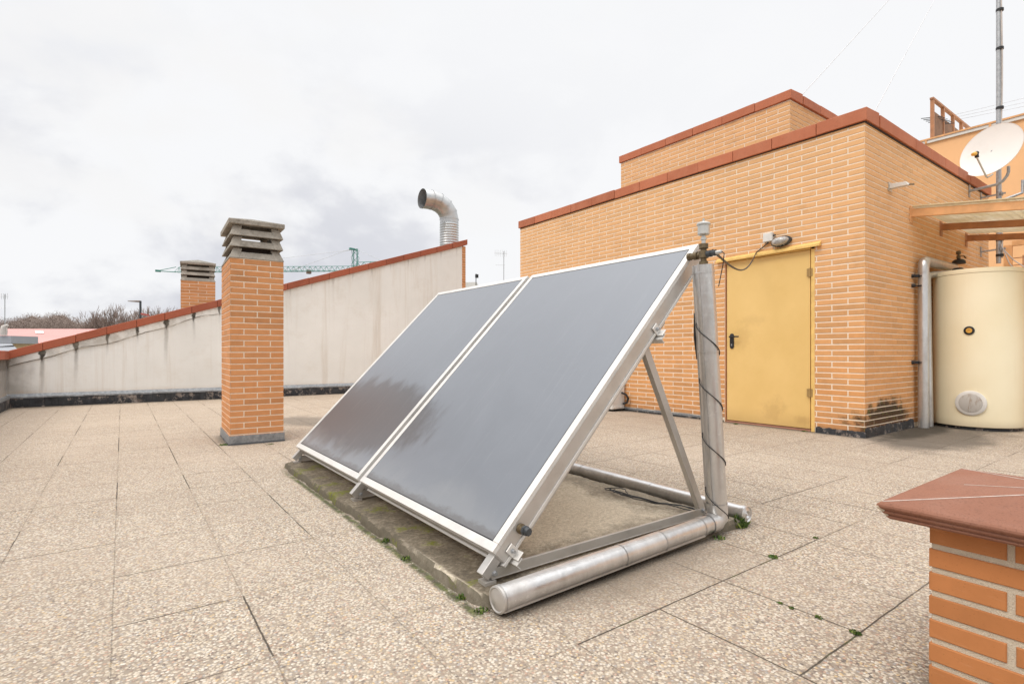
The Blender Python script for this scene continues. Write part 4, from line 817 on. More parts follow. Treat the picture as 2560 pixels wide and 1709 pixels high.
# ------------------------------------------------------------------ canopy
can=thing('wall_canopy','frosted sheet canopy on orange steel arms bracketed to the brick wall above the tank','canopy',(8.7,U1,2.6))
bv=[7.64,8.70,9.78]; LB=1.9; dz=-.126
for i,v in enumerate(bv):
    mat=M_wood if i==0 else M_woodd; z0=[2.567,2.545,2.535][i]; hh=[.092,.082,.082][i]
    m=MB(); m.bar((v,U1-.006,z0),(v,U1-LB,z0+dz*LB),.045,hh,(1,0,0)); m.build('arm',mat,can,bevel=.003)
    m=MB(); m.box(v-.045,v+.045,U1-.0125,U1-.0045,z0-.12,z0+.075); m.build('wall_plate',mat,can)
m=MB()
for j in range(26):
    ya=U1-.03-(LB+.05)*j/26; yb=U1-.03-(LB+.05)*(j+1)/26; za=2.628+dz*(U1-ya); zb=2.628+dz*(U1-yb)
    m.hexa([(7.60,ya,za-.0),(7.60,yb,zb),(9.85,yb,zb-.02),(9.85,ya,za-.02),(7.60,ya,za+.006),(7.60,yb,zb+.006),(9.85,yb,zb-.014),(9.85,ya,za-.014)])
m.build('frosted_sheet',M_sheet,can)
m=MB(); m.bar((7.60,U1-.03,2.640),(7.60,U1-LB,2.640+dz*LB),.02,.012,(1,0,0)); m.build('edge_trim',M_yel,can)

# ------------------------------------------------------------------ mast, dish, brackets
mx,my=10.502,2.156
mast=thing('antenna_mast','tall grey aerial mast with taped cables clamped to the side of the brick wall','mast',(mx,my,2.2))
m=MB(); m.tube([(mx,my,2.22),(mx,my,7.95)],.029,16); m.build('mast_tube',M_steel,mast)
m=MB(); rr=random.Random(5); pts=[]
for i in range(60):
    z=2.3+5.6*i/59; pts.append((mx+.028+.006*math.sin(z*3),my-.026+.008*math.sin(z*2.1),z))
m.tube(pts,.011,6); m.tube([(p[0]-.03,p[1]-.006,p[2]) for p in pts],.009,6); m.build('taped_cable',M_cable_w,mast)
for z in (2.55,2.32,4.02,4.5,5.38,5.95,6.6): m=MB(); m.tube([(mx+.008,my-.012,z),(mx+.008,my-.012,z+.035)],.046,14); m.build('tape_band',M_black,mast)
for z in (3.235,2.42):
    m=MB(); m.bar((mx,U1-.012,z),(mx,my-.08,z+.01),.022,.022,(1,0,0)); m.bar((mx-.05,my-.036,z+.01),(mx+.05,my-.036,z+.01),.014,.05,(0,1,0)); m.box(mx-.03,mx+.03,U1-.014,U1-.0045,z-.075,z+.075); m.build('wall_bracket',M_steel,mast)
m=MB(); top=Vector((mx,my,7.9))
dishP=at(2479.7,376.5,7.45); dc_=Vector(dishP)
dish=thing('satellite_dish','white satellite dish with yellow tipped feed arm on the aerial mast','satellite dish',dishP)
az,el=R(-70),R(15); nW=Vector(W(math.sin(az)*math.cos(el),-math.cos(az)*math.cos(el),0)); nW.z=math.sin(el); nW.normalize()
rW=nW.cross(Vector((0,0,1))).normalized(); uW=rW.cross(nW).normalized()
RD=.365; m=MB(); prof=[]
for i in range(13): r=RD*i/12; prof.append((r,.16*(r/RD)**2*RD-.03))
m.lathe(dc_,nW,prof,56); m.lathe(dc_,nW,[(RD,.16*RD-.03),(RD+.008,.16*RD-.024),(RD+.007,.16*RD-.034),(RD,.16*RD-.038)]+[(RD*i/12,.16*(i/12)**2*RD-.038) for i in range(11,-1,-1)],56); m.build('reflector',M_dish,dish)
foot=dc_-uW*(RD+.03)+nW*.02; tip=dc_-uW*.20+nW*.30
fd=(tip-foot).normalized()
m=MB(); m.tube([foot-nW*.12+uW*.08,foot-nW*.03,foot,tip],.011,10); m.build('feed_arm',M_cup,dish)
fdir=(dc_+uW*.02-tip).normalized()
m=MB(); m.tube([tip-fd*.03+uW*.0,tip+uW*.03],.024,12); m.lathe(tip+uW*.04-fdir*.03,fdir,[(0,0),(.026,0),(.026,.04),(0,.04)],16); m.build('lnb_housing',M_black,dish)
m=MB(); m.lathe(tip+uW*.04-fdir*.09,fdir,[(0,0),(.022,.004),(.026,.03),(.026,.06),(0,.06)],16); m.build('feedhorn',M_lnb,dish)
m=MB(); m.bar(dc_-nW*.04,Vector((mx,my-.0,dc_.z+.0)),.05,.06,(0,0,1)); m.tube([Vector((mx,my,dc_.z-.06)),Vector((mx,my,dc_.z+.06))],.040,14); m.build('mast_clamp',M_steel,dish)
def jbr(label,v,z,L,ris):
    o=thing('antenna_bracket',label,'bracket',(v,U1,z)); m=MB(); m.tube([(v,U1-.012,z),(v,U1-L*.72,z+.02),(v,U1-L*.86,z+.05),(v,U1-L*.96,z+.11),(v,U1-L,z+.16),(v,U1-L,z+ris)],.0185,12); m.build('curved_arm',M_steel,o); m=MB(); m.box(v-.03,v+.03,U1-.013,U1-.0045,z-.09,z+.09); m.build('wall_plate',M_steel,o)
jbr('empty curved steel aerial bracket on the wall just below the satellite dish',9.926,3.236,.43,.24)
o=thing('antenna_bracket','empty curved steel bracket right of the mast above the canopy','bracket',(10.8,U1,3.1)); m=MB(); p=Vector(at(2500,503,8.15)); q=Vector(at(2556,482,8.0)); r_=Vector(at(2557,450,8.0)); m.tube([(10.75,U1-.01,3.16),p,p.lerp(q,.6),q,r_],.02,12); m.build('curved_arm',M_steel,o); m=MB(); m.box(10.72,10.78,U1-.013,U1-.0045,3.08,3.24); m.build('wall_plate',M_steel,o)
fl=thing('wall_bracket_arm','short white metal arm sticking out from the brick side wall','bracket',(6.97,U1,2.76))
m=MB(); m.hexa([(6.95,U1-.012,2.735),(6.95,U1-.19,2.735),(7.02,U1-.19,2.735),(7.02,U1-.012,2.735),(6.95,U1-.012,2.79),(6.95,U1-.17,2.775),(7.02,U1-.17,2.775),(7.02,U1-.012,2.79)]); m.build('arm',M_white,fl,bevel=.003); m=MB(); m.box(6.94,7.03,U1-.0115,U1-.0045,2.71,2.81); m.build('wall_plate',M_cup,fl); m=MB(); m.tube([(6.985,U1-.19,2.745),(6.985,U1-.235,2.735)],.009,8); m.build('end_pin',M_brass,fl)
# guy wires
def wire(label,a,b,r=.0048,group=None,mat=M_wire):
    m=MB(); a=Vector(a);b=Vector(b); m.tube([a,b],r,5); o=m.build('guy_wire',mat,loc=tuple(a)); tag(o,label,'wire',group); return o
P1=Vector(at(2003,240,7.6)); wire('thin guy wire running from the upper brick storey up to the mast top',P1+(P1-top)*.05,top)
P2=Vector(at(2190,273,6.5)); wire('thin guy wire running from the lower roof corner up to the mast top',P2+(P2-top)*.06,top)

# ------------------------------------------------------------------ AC unit behind the collectors
ac=thing('air_conditioner','white air conditioner outdoor unit on the floor against the brick wall behind the collectors','air conditioner',(6.15,6.05,0))
m=MB(); m.box(6.02,6.30,5.672,6.45,.03,.60); m.build('casing',M_white,ac,bevel=.012); 
for fx in (6.06,6.2):
    for fy in (5.70,6.36): m=MB(); m.box(fx,fx+.06,fy,fy+.06,0,.0295); m.build('rubber_foot',M_black,ac)
m=MB()
for i in range(7): m.lathe((6.0195,6.06,.32),(-1,0,0),[(.05+i*.03,.0),(.05+i*.03,.006),(.056+i*.03,.006),(.056+i*.03,0)],30)
m.build('fan_grille',M_plug,ac); m=MB(); m.box(6.05,6.27,5.664,5.6715,.05,.075); m.build('side_lip',M_white,ac)
m=MB(); m.tube([(6.22,5.66,.28),(6.24,5.60,.26),(6.27,5.575,.20),(6.27,5.60,.13),(6.24,5.655,.11)],.017,10); m.build('coolant_hose',M_black,ac)

# ------------------------------------------------------------------ orange building beyond on the right
ob_=thing('orange_building','tall orange rendered building behind the plant room at the right','building',(18,2,-9.4))
m=MB(); m.box(16,24,-14,4.85,-9.4,6.02); m.build('wall',M_ored,ob_)
m=MB(); m.box(15.95,24.05,-14,4.9,6.021,6.09); m.build('white_roof_edge',M_white,ob_); m=MB(); m.box(15.93,15.98,-14,4.92,6.092,6.13); m.build('roof_rail',M_wood,ob_)
for i in range(10):
    m=MB(); m.box(15.935,15.975,4.6-i*1.2,4.64-i*1.2,6.02,6.0915); m.build('rail_post',M_wood,ob_)
sc_=thing('rooftop_screen','brown lattice screen with slanting top rail on the orange building roof','screen',(16.1,4.5,6.1))
fp=[(2331,252),(2357,275),(2382,298),(2403,317)]
xs=[]
for q in fp:
    d=W((q[0]-1280)/1337.,1.); xs.append(4.5/d[1]*d[0])
ztop=7.06
for i,x in enumerate(xs):
    m=MB(); m.box(x-.035,x+.035,4.465,4.535,6.10,ztop); m.build('post',M_woodd,sc_)
m=MB(); m.box(xs[0]-.05,xs[-1]+.9,4.46,4.54,ztop+.001,ztop+.045); m.build('rail',M_woodd,sc_)
m=MB(); 
for x in [xs[0]+.06+.06*i for i in range(int((xs[-1]-xs[0])/.06))]: m.box(x,x+.046,4.49,4.50,6.1,6.80)
for z in [6.12+.06*i for i in range(11)]: m.box(xs[0],xs[-1],4.501,4.508,z,z+.04)
m.build('lattice_panel',M_mesh,sc_)
sa=thing('rooftop_aerial','small television aerial sticking out beside the rooftop screen','aerial',at(2335,297,13.4))
m=MB(); c=Vector(at(2335,297,13.4)); d=Vector(at(2362,312,13.6))-c; m.bar(c-d*.3,c+d,.03,.03,(0,0,1)); 
for i in range(6): p=c+d*(i*.22-.2); m.bar(p+Vector((0,.22,.05)),p-Vector((0,.22,.05)),.015,.015,(0,0,1))
m.build('yagi_aerial',M_plug,sa)
for i,(a,b) in enumerate((((2383,288),(2600,236)),((2385,294),(2600,248)),((2390,300),(2600,258)))):
    wire('one of three thin wires strung above the orange building roof',at(a[0],a[1],15.5),at(b[0],b[1],13.0),.006,'wires above the orange building')
# lattice rail with planters past the end of the wall
rl=thing('lattice_railing','orange mesh railing seen between the brick wall end and the tank','railing',(11.8,1.5,1.0))
m=MB(); y0_,y1_=-1.5,2.30; m.box(11.5,11.56,y1_-.10,y1_,0,2.62); m.box(11.5,11.56,y0_,y1_-.10,2.60,2.68); m.build('frame',M_wood,rl)
m=MB()
for i in range(32): y=y0_+i*.115; m.box(11.52,11.53,y,y+.014,0,2.44)
for i in range(21): z=.1+i*.115; m.box(11.531,11.54,y0_,y1_-.1,z,z+.014)
m.build('wire_mesh',M_woodd,rl)
m=MB(); rr=random.Random(9)
pt_=thing('potted_plant','dark potted plant standing behind the orange mesh railing','plant',(12.1,1.2,1.9))
m.box(11.7,12.1,.4,1.9,1.75,2.25); m.build('trough',M_bark,pt_); m=MB()
for i in range(260):
    c=Vector((11.85+rr.uniform(-.15,.15),1.2+rr.uniform(-.8,.8),2.25+rr.uniform(0,.22))); a=Vector((rr.uniform(-1,1),rr.uniform(-1,1),rr.uniform(-.3,1))).normalized()*.06; b=Vector((rr.uniform(-1,1),rr.uniform(-1,1),rr.uniform(-1,1))).normalized()*.025; m.poly([c-a,c+b,c+a,c-b],0,rr.random())
m.build('foliage',M_bark,pt_)
pf=thing('mast_stay_wires','two pale cables hanging from the foot of the mast','cable',(mx,my,2.3)); m=MB(); m.tube([(mx-.03,my-.03,2.5),(mx,my-.12,2.2),(mx+.1,my-.3,1.9)],.008,6); m.tube([(mx,my,2.5),(mx+.02,my-.16,2.25),(mx+.1,my-.4,2.0)],.008,6); m.build('cable_strand',M_cable_w,pf)

# ------------------------------------------------------------------ distance
# red-roofed hall
Yh=62.
def P(px,py,Y): return Vector(at(px,py,Y))
hall=thing('red_roof_hall','long hall with faded red ribbed roof and two skylights beyond the parapet','building',tuple(W(-50,60,-9.4)))
m=MB(); a=P(-260,821,75); b=P(262,822,75); c=P(300,858,56); d=P(-300,856,56); m.poly([d,c,b,a]); m.poly([a,b,Vector((b.x,b.y,-9.4)),Vector((a.x,a.y,-9.4))]); m.build('roof',M_roofred,hall)
m=MB(); c2=P(290,859,57); d2=P(-300,859,57); m.poly([Vector((d2.x,d2.y,-9.4)),Vector((c2.x,c2.y,-9.4)),c2,d2]); b2=Vector((b.x,b.y,b.z-.2)); m.poly([Vector((c2.x,c2.y,-9.4)),Vector((b.x,b.y,-9.4)),b2,c2]); m.build('wall',M_yel,hall)
def lerp4(u,v): return a.lerp(b,u).lerp(d.lerp(c,u),v)+Vector((0,0,.08))
for (u0,u1_) in ((.66,.70),(.905,.945)):
    m=MB(); m.poly([lerp4(u0,.42),lerp4(u1_,.42),lerp4(u1_,.24),lerp4(u0,.24)]); m.build('skylight',M_white,hall)
sh=thing('grey_shed_roof','grey metal roof and box just beyond the left parapet corner','building',tuple(W(-26,26,-9.4)))
m=MB(); m.poly([P(-160,884,22),P(50,879,22),P(28,857,30),P(-160,855,30)]); m.poly([P(-160,884,22)-Vector((0,0,9.6)),P(50,879,22)-Vector((0,0,9.7)),P(50,879,22),P(-160,884,22)]); m.build('roof',M_grey,sh)
m=MB(); q=[P(-40,858,26),P(27,858,26)]; n_=Vector(W(0,1.5)); h_=Vector((0,0,.37)); m.hexa([q[0],q[1],q[1]+n_,q[0]+n_,q[0]+h_,q[1]+h_,q[1]+n_+h_,q[0]+n_+h_]); m.build('roof_box',M_grey,sh)
fd_=thing('roof_cowl','pale curved roof cowl standing on the grey metal box','roof cowl',tuple(P(10,838,26)))
m=MB(); c=P(9,838,26); m.tube([c,c+Vector((0,0,.2)),c+Vector((.03,-.02,.42)),c+Vector((.16,-.12,.50))],[.13,.15,.12,.05],10); m.tube([c+Vector((.12,-.09,0)),c+Vector((.12,-.09,.58))],.03,6); m.build('cowl_body',M_cable_w,fd_)
def aerial(label,px,py_top,py_bot,Y,s=1.0,flip=1):
    t=P(px,py_top,Y); b_=P(px,py_bot,Y); o=thing('television_aerial',label,'aerial',tuple(b_)); m=MB(); m.tube([b_,t],.0007*Y,5); m.build('pole',M_steel,o)
    m=MB(); r=Vector(W(1,.2)).normalized(); L=.022*Y*s; c=t-Vector((0,0,.004*Y)); m.tube([c-r*L*.8*flip,c+r*L*.3*flip],.00045*Y,4)
    for i in range(7): p=c+r*flip*L*(-.75+.16*i); m.tube([p-Vector((0,0,.006*Y*s)),p+Vector((0,0,.006*Y*s))],.0003*Y,4)
    m.tube([t-Vector((0,0,.026*Y))-r*L*.7*flip,t-Vector((0,0,.026*Y))+r*L*.1*flip],.0003*Y,4); m.build('antenna_elements',M_wire,o); return o
aerial('thin television aerial above the woods at the far left edge',12,735,830,40,.9)
aerial('thin television aerial rising between the sloping wall and the plant room',1259.6,628,700,30,1.0)
po2=thing('lamp_pole','dark pole with small box above the top edge of the rear collector','pole',tuple(P(1190,720,22))); m=MB(); m.tube([P(1190,720,22),P(1190,684,22)],.018,6); c=P(1192,690,22); m.box(c.x-.05,c.x+.05,c.y-.05,c.y+.05,c.z-.07,c.z+.07); m.build('pole_and_box',M_black,po2)
fr_=thing('distant_white_roof','sliver of a distant white flat roof behind the collectors','building',tuple(W(-4,60,-9.4))); m=MB(); p=[P(1100,706,60),P(1192,705,60)]; n_=Vector(W(0,8)); 
m.hexa([(p[0].x,p[0].y,-9.4),(p[1].x,p[1].y,-9.4),(p[1].x+n_.x,p[1].y+n_.y,-9.4),(p[0].x+n_.x,p[0].y+n_.y,-9.4),(p[0].x,p[0].y,p[0].z),(p[1].x,p[1].y,p[1].z),(p[1].x+n_.x,p[1].y+n_.y,p[1].z),(p[0].x+n_.x,p[0].y+n_.y,p[0].z)]); m.build('roof',M_white,fr_)
# street lamp
sl=thing('street_lamp','dark street lamp post with a long flat arm seen above the red coping','street lamp',tuple(W(-34.6,50,-9.4)))
m=MB(); t=P(351,752,50); m.tube([Vector((t.x,t.y,-9.4)),t],.09,8); m.build('post',M_plug,sl)
m=MB(); e=P(319,752,50); m.tube([t,t.lerp(e,.4)],.04,6); m.hexa([P(343,755,50),P(343,751,50),P(319,751.5,50),P(319,753,50)]+[p+Vector(W(0,.35)) for p in (P(343,755,50),P(343,751,50),P(319,751.5,50),P(319,753,50))]); m.build('lamp_head',M_bark2,sl)
rb=thing('red_sign_arm','small red arm on a pole behind the bare trees','sign',tuple(P(355,787,48))); m=MB(); m.bar(P(353,784,48),P(373,788,48),.15,.15,(0,0,1)); m.build('red_arm',M_red,rb)

# tower crane
cr_=thing('tower_crane','green lattice tower crane standing far behind the parapet','crane',tuple(W(-23,80,-9.4)))
Yc=80.
def truss(mb,a,b,up,w,h,n,r):
    a=Vector(a);b=Vector(b);u=Vector(up);sd=(b-a).cross(u).normalized()*w/2; lo1=[a.lerp(b,i/n)+sd for i in range(n+1)]; lo2=[a.lerp(b,i/n)-sd for i in range(n+1)]; tp_=[a.lerp(b,(i+.5)/n)+u*h for i in range(n)]
    mb.tube([lo1[0],lo1[-1]],r,5); mb.tube([lo2[0],lo2[-1]],r,5); mb.tube([tp_[0],tp_[-1]],r,5)
    for i in range(n):
        for q in (lo1,lo2): mb.tube([q[i],tp_[i]],r*.6,4); mb.tube([q[i+1],tp_[i]],r*.6,4)
        mb.tube([lo1[i],lo2[i]],r*.5,4)
m=MB(); ja=P(399,679,Yc); jb_=P(905,677,Yc); truss(m,P(440,680,Yc),jb_,(0,0,1),.8,.72,34,.042); 
tipc=P(392,677,Yc); 
for q in (P(440,680,Yc),): m.tube([tipc,q],.07,5); m.tube([tipc,q+Vector((0,0,.75))],.05,5)
m.obox(P(395,677,Yc),(.35,0,0),(0,.2,0),(0,0,.14)); m.build('jib',M_crane,cr_)
m=MB(); tb=P(893,720,Yc); tt_=P(888,622,Yc); tb=Vector((tt_.x,tt_.y,-9.4))
r_=Vector(W(.55,0)); f_=Vector(W(0,.55))
for sx in (-1,1):
    for sy in (-1,1): m.tube([tb+r_*sx+f_*sy,Vector((tt_.x,tt_.y,tt_.z))+r_*sx*(.9 if sx>0 else .75)*.6+f_*sy*.4],.05,5)
zz=-8.
while zz<tt_.z-1:
    for sx,sy,ex,ey in ((-1,-1,1,-1),(1,-1,1,1),(1,1,-1,1),(-1,1,-1,-1)): p0=Vector((tb.x,tb.y,zz))+r_*sx*.85+f_*sy*.85; p1=Vector((tb.x,tb.y,zz+1.1))+r_*ex*.85+f_*ey*.85; m.tube([p0,p1],.030,4)
    zz+=1.1
m.obox(P(884,623,Yc),(.7,.2,0),(0,.2,0),(0,0,.12)); m.build('tower',M_crane,cr_)
m=MB(); hp=P(866,626,Yc); m.tube([P(888,622,Yc),hp],.06,5); m.tube([hp,P(700,646,Yc)],.028,4); m.tube([hp,P(754,666,Yc)],.028,4); m.tube([P(700,646,Yc),P(470,672,Yc)],.028,4); m.tube([P(888,622,Yc),P(985,665,Yc)],.028,4); m.tube([P(754,666,Yc),P(732,676,Yc)],.06,4); m.build('tie_cable',M_wire,cr_)
m=MB(); m.box(*(lambda c:(c.x-.3,c.x+.3,c.y-.3,c.y+.3,c.z-.25,c.z+.3))(P(772,680,Yc))); m.build('trolley',M_bark,cr_)
m=MB(); truss(m,P(885,668,Yc),P(985,664,Yc),(0,0,1),.8,.72,6,.05); m.build('counter_jib',M_crane,cr_)

# winter trees
def twig_tree(mb,base,H,spread,rnd,depth=5,r0=.012,fan=3,thin=1.0):
    def grow(p,d,L,r,k):
        q=p+d*L; mid=p.lerp(q,.5)+Vector((rnd.uniform(-1,1),rnd.uniform(-1,1),0))*L*.06
        mb.tube([p,mid,q],[r,r*.85,r*.7],4 if k<depth-1 else 3,cap=False,sm=False)
        if k<=0: return
        for i in range(fan if k<depth else fan+1):
            a=rnd.uniform(0,6.283); tilt=rnd.uniform(.25,.75)*spread; x=d.orthogonal().normalized(); y=d.cross(x); nd=(d*math.cos(tilt)+(x*math.cos(a)+y*math.sin(a))*math.sin(tilt)); nd.z+=.12; nd.normalize()
            grow(p.lerp(q,rnd.uniform(.6,1)),nd,L*rnd.uniform(.60,.82),max(r*.60,.016*thin),k-1)
    grow(Vector(base),Vector((0,0,1)),H*.30,H*r0,depth)
tree_specs=[(238,762,85,'bare winter tree, leftmost of the single trees beside the brown woods'),(280,757,84,'bare winter tree left of the street lamp, with a dense twiggy crown'),(318,758,84,'tallest bare winter tree directly behind the street lamp arm'),(340,768,86,'slim bare winter tree just behind the street lamp post'),(385,762,84,'bare winter tree right of the street lamp above the red coping'),(412,768,86,'small bare winter tree nearest the rear brick chimney')]
for i,(px_,py_,Y,lb) in enumerate(tree_specs):
    t=P(px_,py_,Y); base=Vector((t.x,t.y,-9.4)); H=t.z+9.4; rn=random.Random(40+i); o=thing('bare_tree',lb,'tree',tuple(base),'bare trees beyond the parapet')
    m=MB(); m.tube([base,base+Vector((0,0,H*.35))],[H*.018,H*.012],7,cap=False); m.build('trunk',M_bark,o)
    m=MB()
    for s in range(3):
        twig_tree(m,base+Vector((0,0,H*(.26+.06*s))),H*(.72-.07*s),.8,rn,5,.010,3,1.3)
    mz=max(v[2] for v in m.v); k_=(t.z-(base.z+H*.26))/(mz-(base.z+H*.26)); rs=sorted(math.hypot(v[0]-base.x,v[1]-base.y) for v in m.v); kr=[2.2,2.4,3.0,2.2,2.6,1.8][i]/rs[int(len(rs)*.93)]; m.v=[(base.x+(v[0]-base.x)*kr,base.y+(v[1]-base.y)*kr,base.z+H*.26+(v[2]-base.z-H*.26)*k_) for v in m.v]
    m.build('crown',M_bark2,o)
m=MB(); rn=random.Random(11)
prof_=[(-160,800),(-60,790),(0,797),(30,788),(60,788),(80,778),(110,785),(125,775),(150,777),(172,782),(185,795),(215,798),(240,788),(300,800),(360,805),(440,800)]
def top_at(px):
    for (a,b) in zip(prof_,prof_[1:]):
        if a[0]<=px<=b[0]: t=(px-a[0])/(b[0]-a[0]); return a[1]+(b[1]-a[1])*t
    return 800
px_=-160
while px_<440:
    for row in range(3):
        Y=104+row*9+rn.uniform(-4,4); pyt=top_at(px_)+rn.uniform(-3,7)+(2-row)*5; t=P(px_+rn.uniform(-5,5),pyt,Y); base=Vector((t.x,t.y,-9.4)); H=t.z+9.4; Rr=rn.uniform(1.5,2.6)
        lead=[]
        for k_ in range(9):
            a=rn.uniform(0,6.283); e=base+Vector((math.cos(a)*Rr*rn.random(),math.sin(a)*Rr*rn.random(),H*rn.uniform(.8,.97))); m.tube([base+Vector((0,0,H*.3)),base.lerp(e,.7)+Vector((0,0,H*.05)),e],[.10,.06,.03],3,cap=False,sm=False)
        for k_ in range(420):
            a=rn.uniform(0,6.283); ph=rn.random()**.5; zz=rn.uniform(-1,1); rr_=math.sqrt(max(0,1-zz*zz))*Rr*ph; c=Vector((base.x+math.cos(a)*rr_,base.y+math.sin(a)*rr_,base.z+H*.80+zz*H*.20*(.4+.6*ph)))
            if c.z>base.z+H: c.z=base.z+H-rn.random()*.4
            d=Vector((math.cos(a)*.6+rn.uniform(-.6,.6),math.sin(a)*.6+rn.uniform(-.6,.6),rn.uniform(.2,1.2))).normalized()*rn.uniform(.35,.85); w_=d.orthogonal().normalized()*rn.uniform(.018,.04)
            m.poly([c-w_,c+w_,c+d],0,rn.random())
    px_+=9
o=m.build('distant_woods',M_bark2,loc=tuple(W(-70,105,-9.4))); tag(o,'brown leafless woods on the horizon beyond the red roof','woods',kind='stuff')
m=MB(); q=[]
for px_ in range(-200,520,20):
    q.append((px_,top_at(px_)+13+4*math.sin(px_*.07)))
for (a,b) in zip(q,q[1:]):
    A=P(a[0],a[1],124);B=P(b[0],b[1],124); m.poly([Vector((A.x,A.y,-9.6)),Vector((B.x,B.y,-9.6)),B,A])
o=m.build('far_hill',M_bark2); struct(o)

# ------------------------------------------------------------------ weeds and moss
def weed(label,p,r,h,n,seed,grp='weeds and moss in the paving joints',flat=False):
    rn=random.Random(seed); m=MB()
    for i in range(n):
        a=rn.uniform(0,6.283); rr_=r*rn.random()**.7; c=Vector((p[0]+rr_*math.cos(a),p[1]+rr_*math.sin(a),p[2])); hh=h*rn.uniform(.4,1)*(1-.5*rr_/r); lean=Vector((rn.uniform(-1,1),rn.uniform(-1,1),0))*hh*.6; w=Vector((rn.uniform(-1,1),rn.uniform(-1,1),0)).normalized()*(.0022+h*.04); t=rn.random()
        m.poly([c-w,c+w,c+lean*.6+w*1.1+Vector((0,0,hh*.6)),c+lean*.6-w*1.1+Vector((0,0,hh*.6))],0,t); m.poly([c+lean*.6-w*1.1+Vector((0,0,hh*.6)),c+lean*.6+w*1.1+Vector((0,0,hh*.6)),c+lean+Vector((0,0,hh))],0,t)
    o=m.build('weed_tuft',M_weed,loc=tuple(p)); tag(o,label,'weed',grp)
def gp(px,py,z=.001): Y=1337.*(EYE-z)/(py-880.6); return W((px-1280)/1337.*Y,Y,z)
ws=[((1840,1312),.055,.065,260,'bushy green weed clump beside the end cap of the header pipe'),((1797,1345),.03,.022,50,'small weed under the elbow of the riser pipe'),((1496,1368),.022,.02,40,'tiny weed under the middle of the floor pipe'),((1262,1512),.05,.02,90,'grass wisps below the near end cap of the floor pipe'),((1933,1392),.028,.018,90,'moss tuft at the crossing of two joints right of the floor pipe'),((2039,1344),.016,.012,40,'small moss tuft on the long diagonal joint below the door wall'),((2140,1582),.022,.018,60,'moss tuft at the joint crossing left of the near pillar'),((2046,1543),.018,.012,40,'moss tuft on the mossy joint left of the pillar'),((1951,1508),.014,.010,30,'moss speck midway along the mossy joint'),((1978,1519),.014,.010,30,'mustard green moss speck along the mossy joint'),((968,1352),.03,.022,70,'weed against the front edge of the pad near its middle'),((1020,1395),.03,.018,60,'weed trailing along the front edge of the pad'),((1156,1493),.020,.018,80,'yellow green moss ball at the front edge of the pad'),((1205,1527),.03,.014,60,'moss strip at the near corner of the pad'),((1315,1452),.02,.02,30,'weed squeezed between base rail and floor pipe'),((1706,1300),.015,.03,26,'upright weed sprig behind the floor pipe'),((1480,1368),.014,.016,26,'weed sprig against the base rail'),((1840,1060),.03,.02,40,'weed at the foot of the yellow door hinge side'),((2012,1078),.03,.02,40,'weed in the corner below the door frame'),((678,1110),.03,.012,40,'weed at the right foot of the tall chimney'),((560,1112),.045,.022,70,'moss at the left foot of the tall chimney'),((2282,1042),.07,.06,120,'weed growing between the wall and the feed pipe'),((1700,1145),.01,.01,12,'single weed speck on the far paving')]
for i,((x,y),r,h,n,lb) in enumerate(ws):
    p=gp(x,y)
    if 4<=i<=9: r*=.75; h*=.8
    weed(lb,p,r,h,n,100+i)
sp=gp(2107,1082); m=MB(); m.obox((sp[0]-.02,sp[1],.022),(.05,.02,0),(-.03,.10,0),(0,0,.009)); o=m.build('tile_shard',M_tile,loc=sp,bevel=.002); tag(o,'broken terracotta tile shard at the foot of the wall corner','rubble')

# ------------------------------------------------------------------ light, sky, camera
w=bpy.data.worlds.new('World'); scn.world=w; w.use_nodes=True; nt=w.node_tree; nt.nodes.clear()
def nn(t,**k):
    q=nt.nodes.new(t)
    for a,b in k.items(): setattr(q,a,b)
    return q
def mathn(op,a,b=0.,clamp=False):
    q=nn('ShaderNodeMath',operation=op,use_clamp=clamp)
    for s,v in ((q.inputs[0],a),(q.inputs[1],b)):
        if isinstance(v,(int,float)): s.default_value=v
        else: nt.links.new(v,s)
    return q.outputs[0]
SUN_EL,SUN_ROT=R(50),R(250)
out=nn('ShaderNodeOutputWorld'); bg1=nn('ShaderNodeBackground'); bg2=nn('ShaderNodeBackground'); sky=nn('ShaderNodeTexSky',sky_type='NISHITA'); sky.sun_disc=False; sky.sun_elevation=SUN_EL; sky.sun_rotation=SUN_ROT
nt.links.new(sky.outputs[0],bg1.inputs[0]); bg1.inputs[1].default_value=.06
tc_=nn('ShaderNodeTexCoord'); gen=tc_.outputs['Generated']
mp=nn('ShaderNodeMapping'); mp.inputs['Rotation'].default_value=(0,0,YAW); nt.links.new(gen,mp.inputs[0])   # x right, y ahead of the view
sep=nn('ShaderNodeSeparateXYZ'); nt.links.new(mp.outputs[0],sep.inputs[0]); dx,dy,dz_=sep.outputs
mp2=nn('ShaderNodeMapping'); mp2.inputs['Scale'].default_value=(1,1,1.6); nt.links.new(mp.outputs[0],mp2.inputs[0])
def ns_(scale,det,rough,dist=0,off=(0,0,0)):
    q=nn('ShaderNodeTexNoise'); m3=nn('ShaderNodeMapping'); m3.inputs['Location'].default_value=off; nt.links.new(mp2.outputs[0],m3.inputs[0]); nt.links.new(m3.outputs[0],q.inputs['Vector']); q.inputs['Scale'].default_value=scale; q.inputs['Detail'].default_value=det; q.inputs['Roughness'].default_value=rough; q.inputs['Distortion'].default_value=dist; return q.outputs[0]
def smn(v,a,b):
    q=nn('ShaderNodeMapRange',interpolation_type='SMOOTHSTEP'); nt.links.new(v,q.inputs[0]); q.inputs[1].default_value=a; q.inputs[2].default_value=b; return q.outputs[0]
c1=ns_(2.6,7,.52,.25); c2=ns_(6.5,6,.55,.2,(3,1,2))
cl=mathn('ADD',mathn('MULTIPLY',c1,.72),mathn('MULTIPLY',c2,.28))
grey=smn(cl,.46,.57)
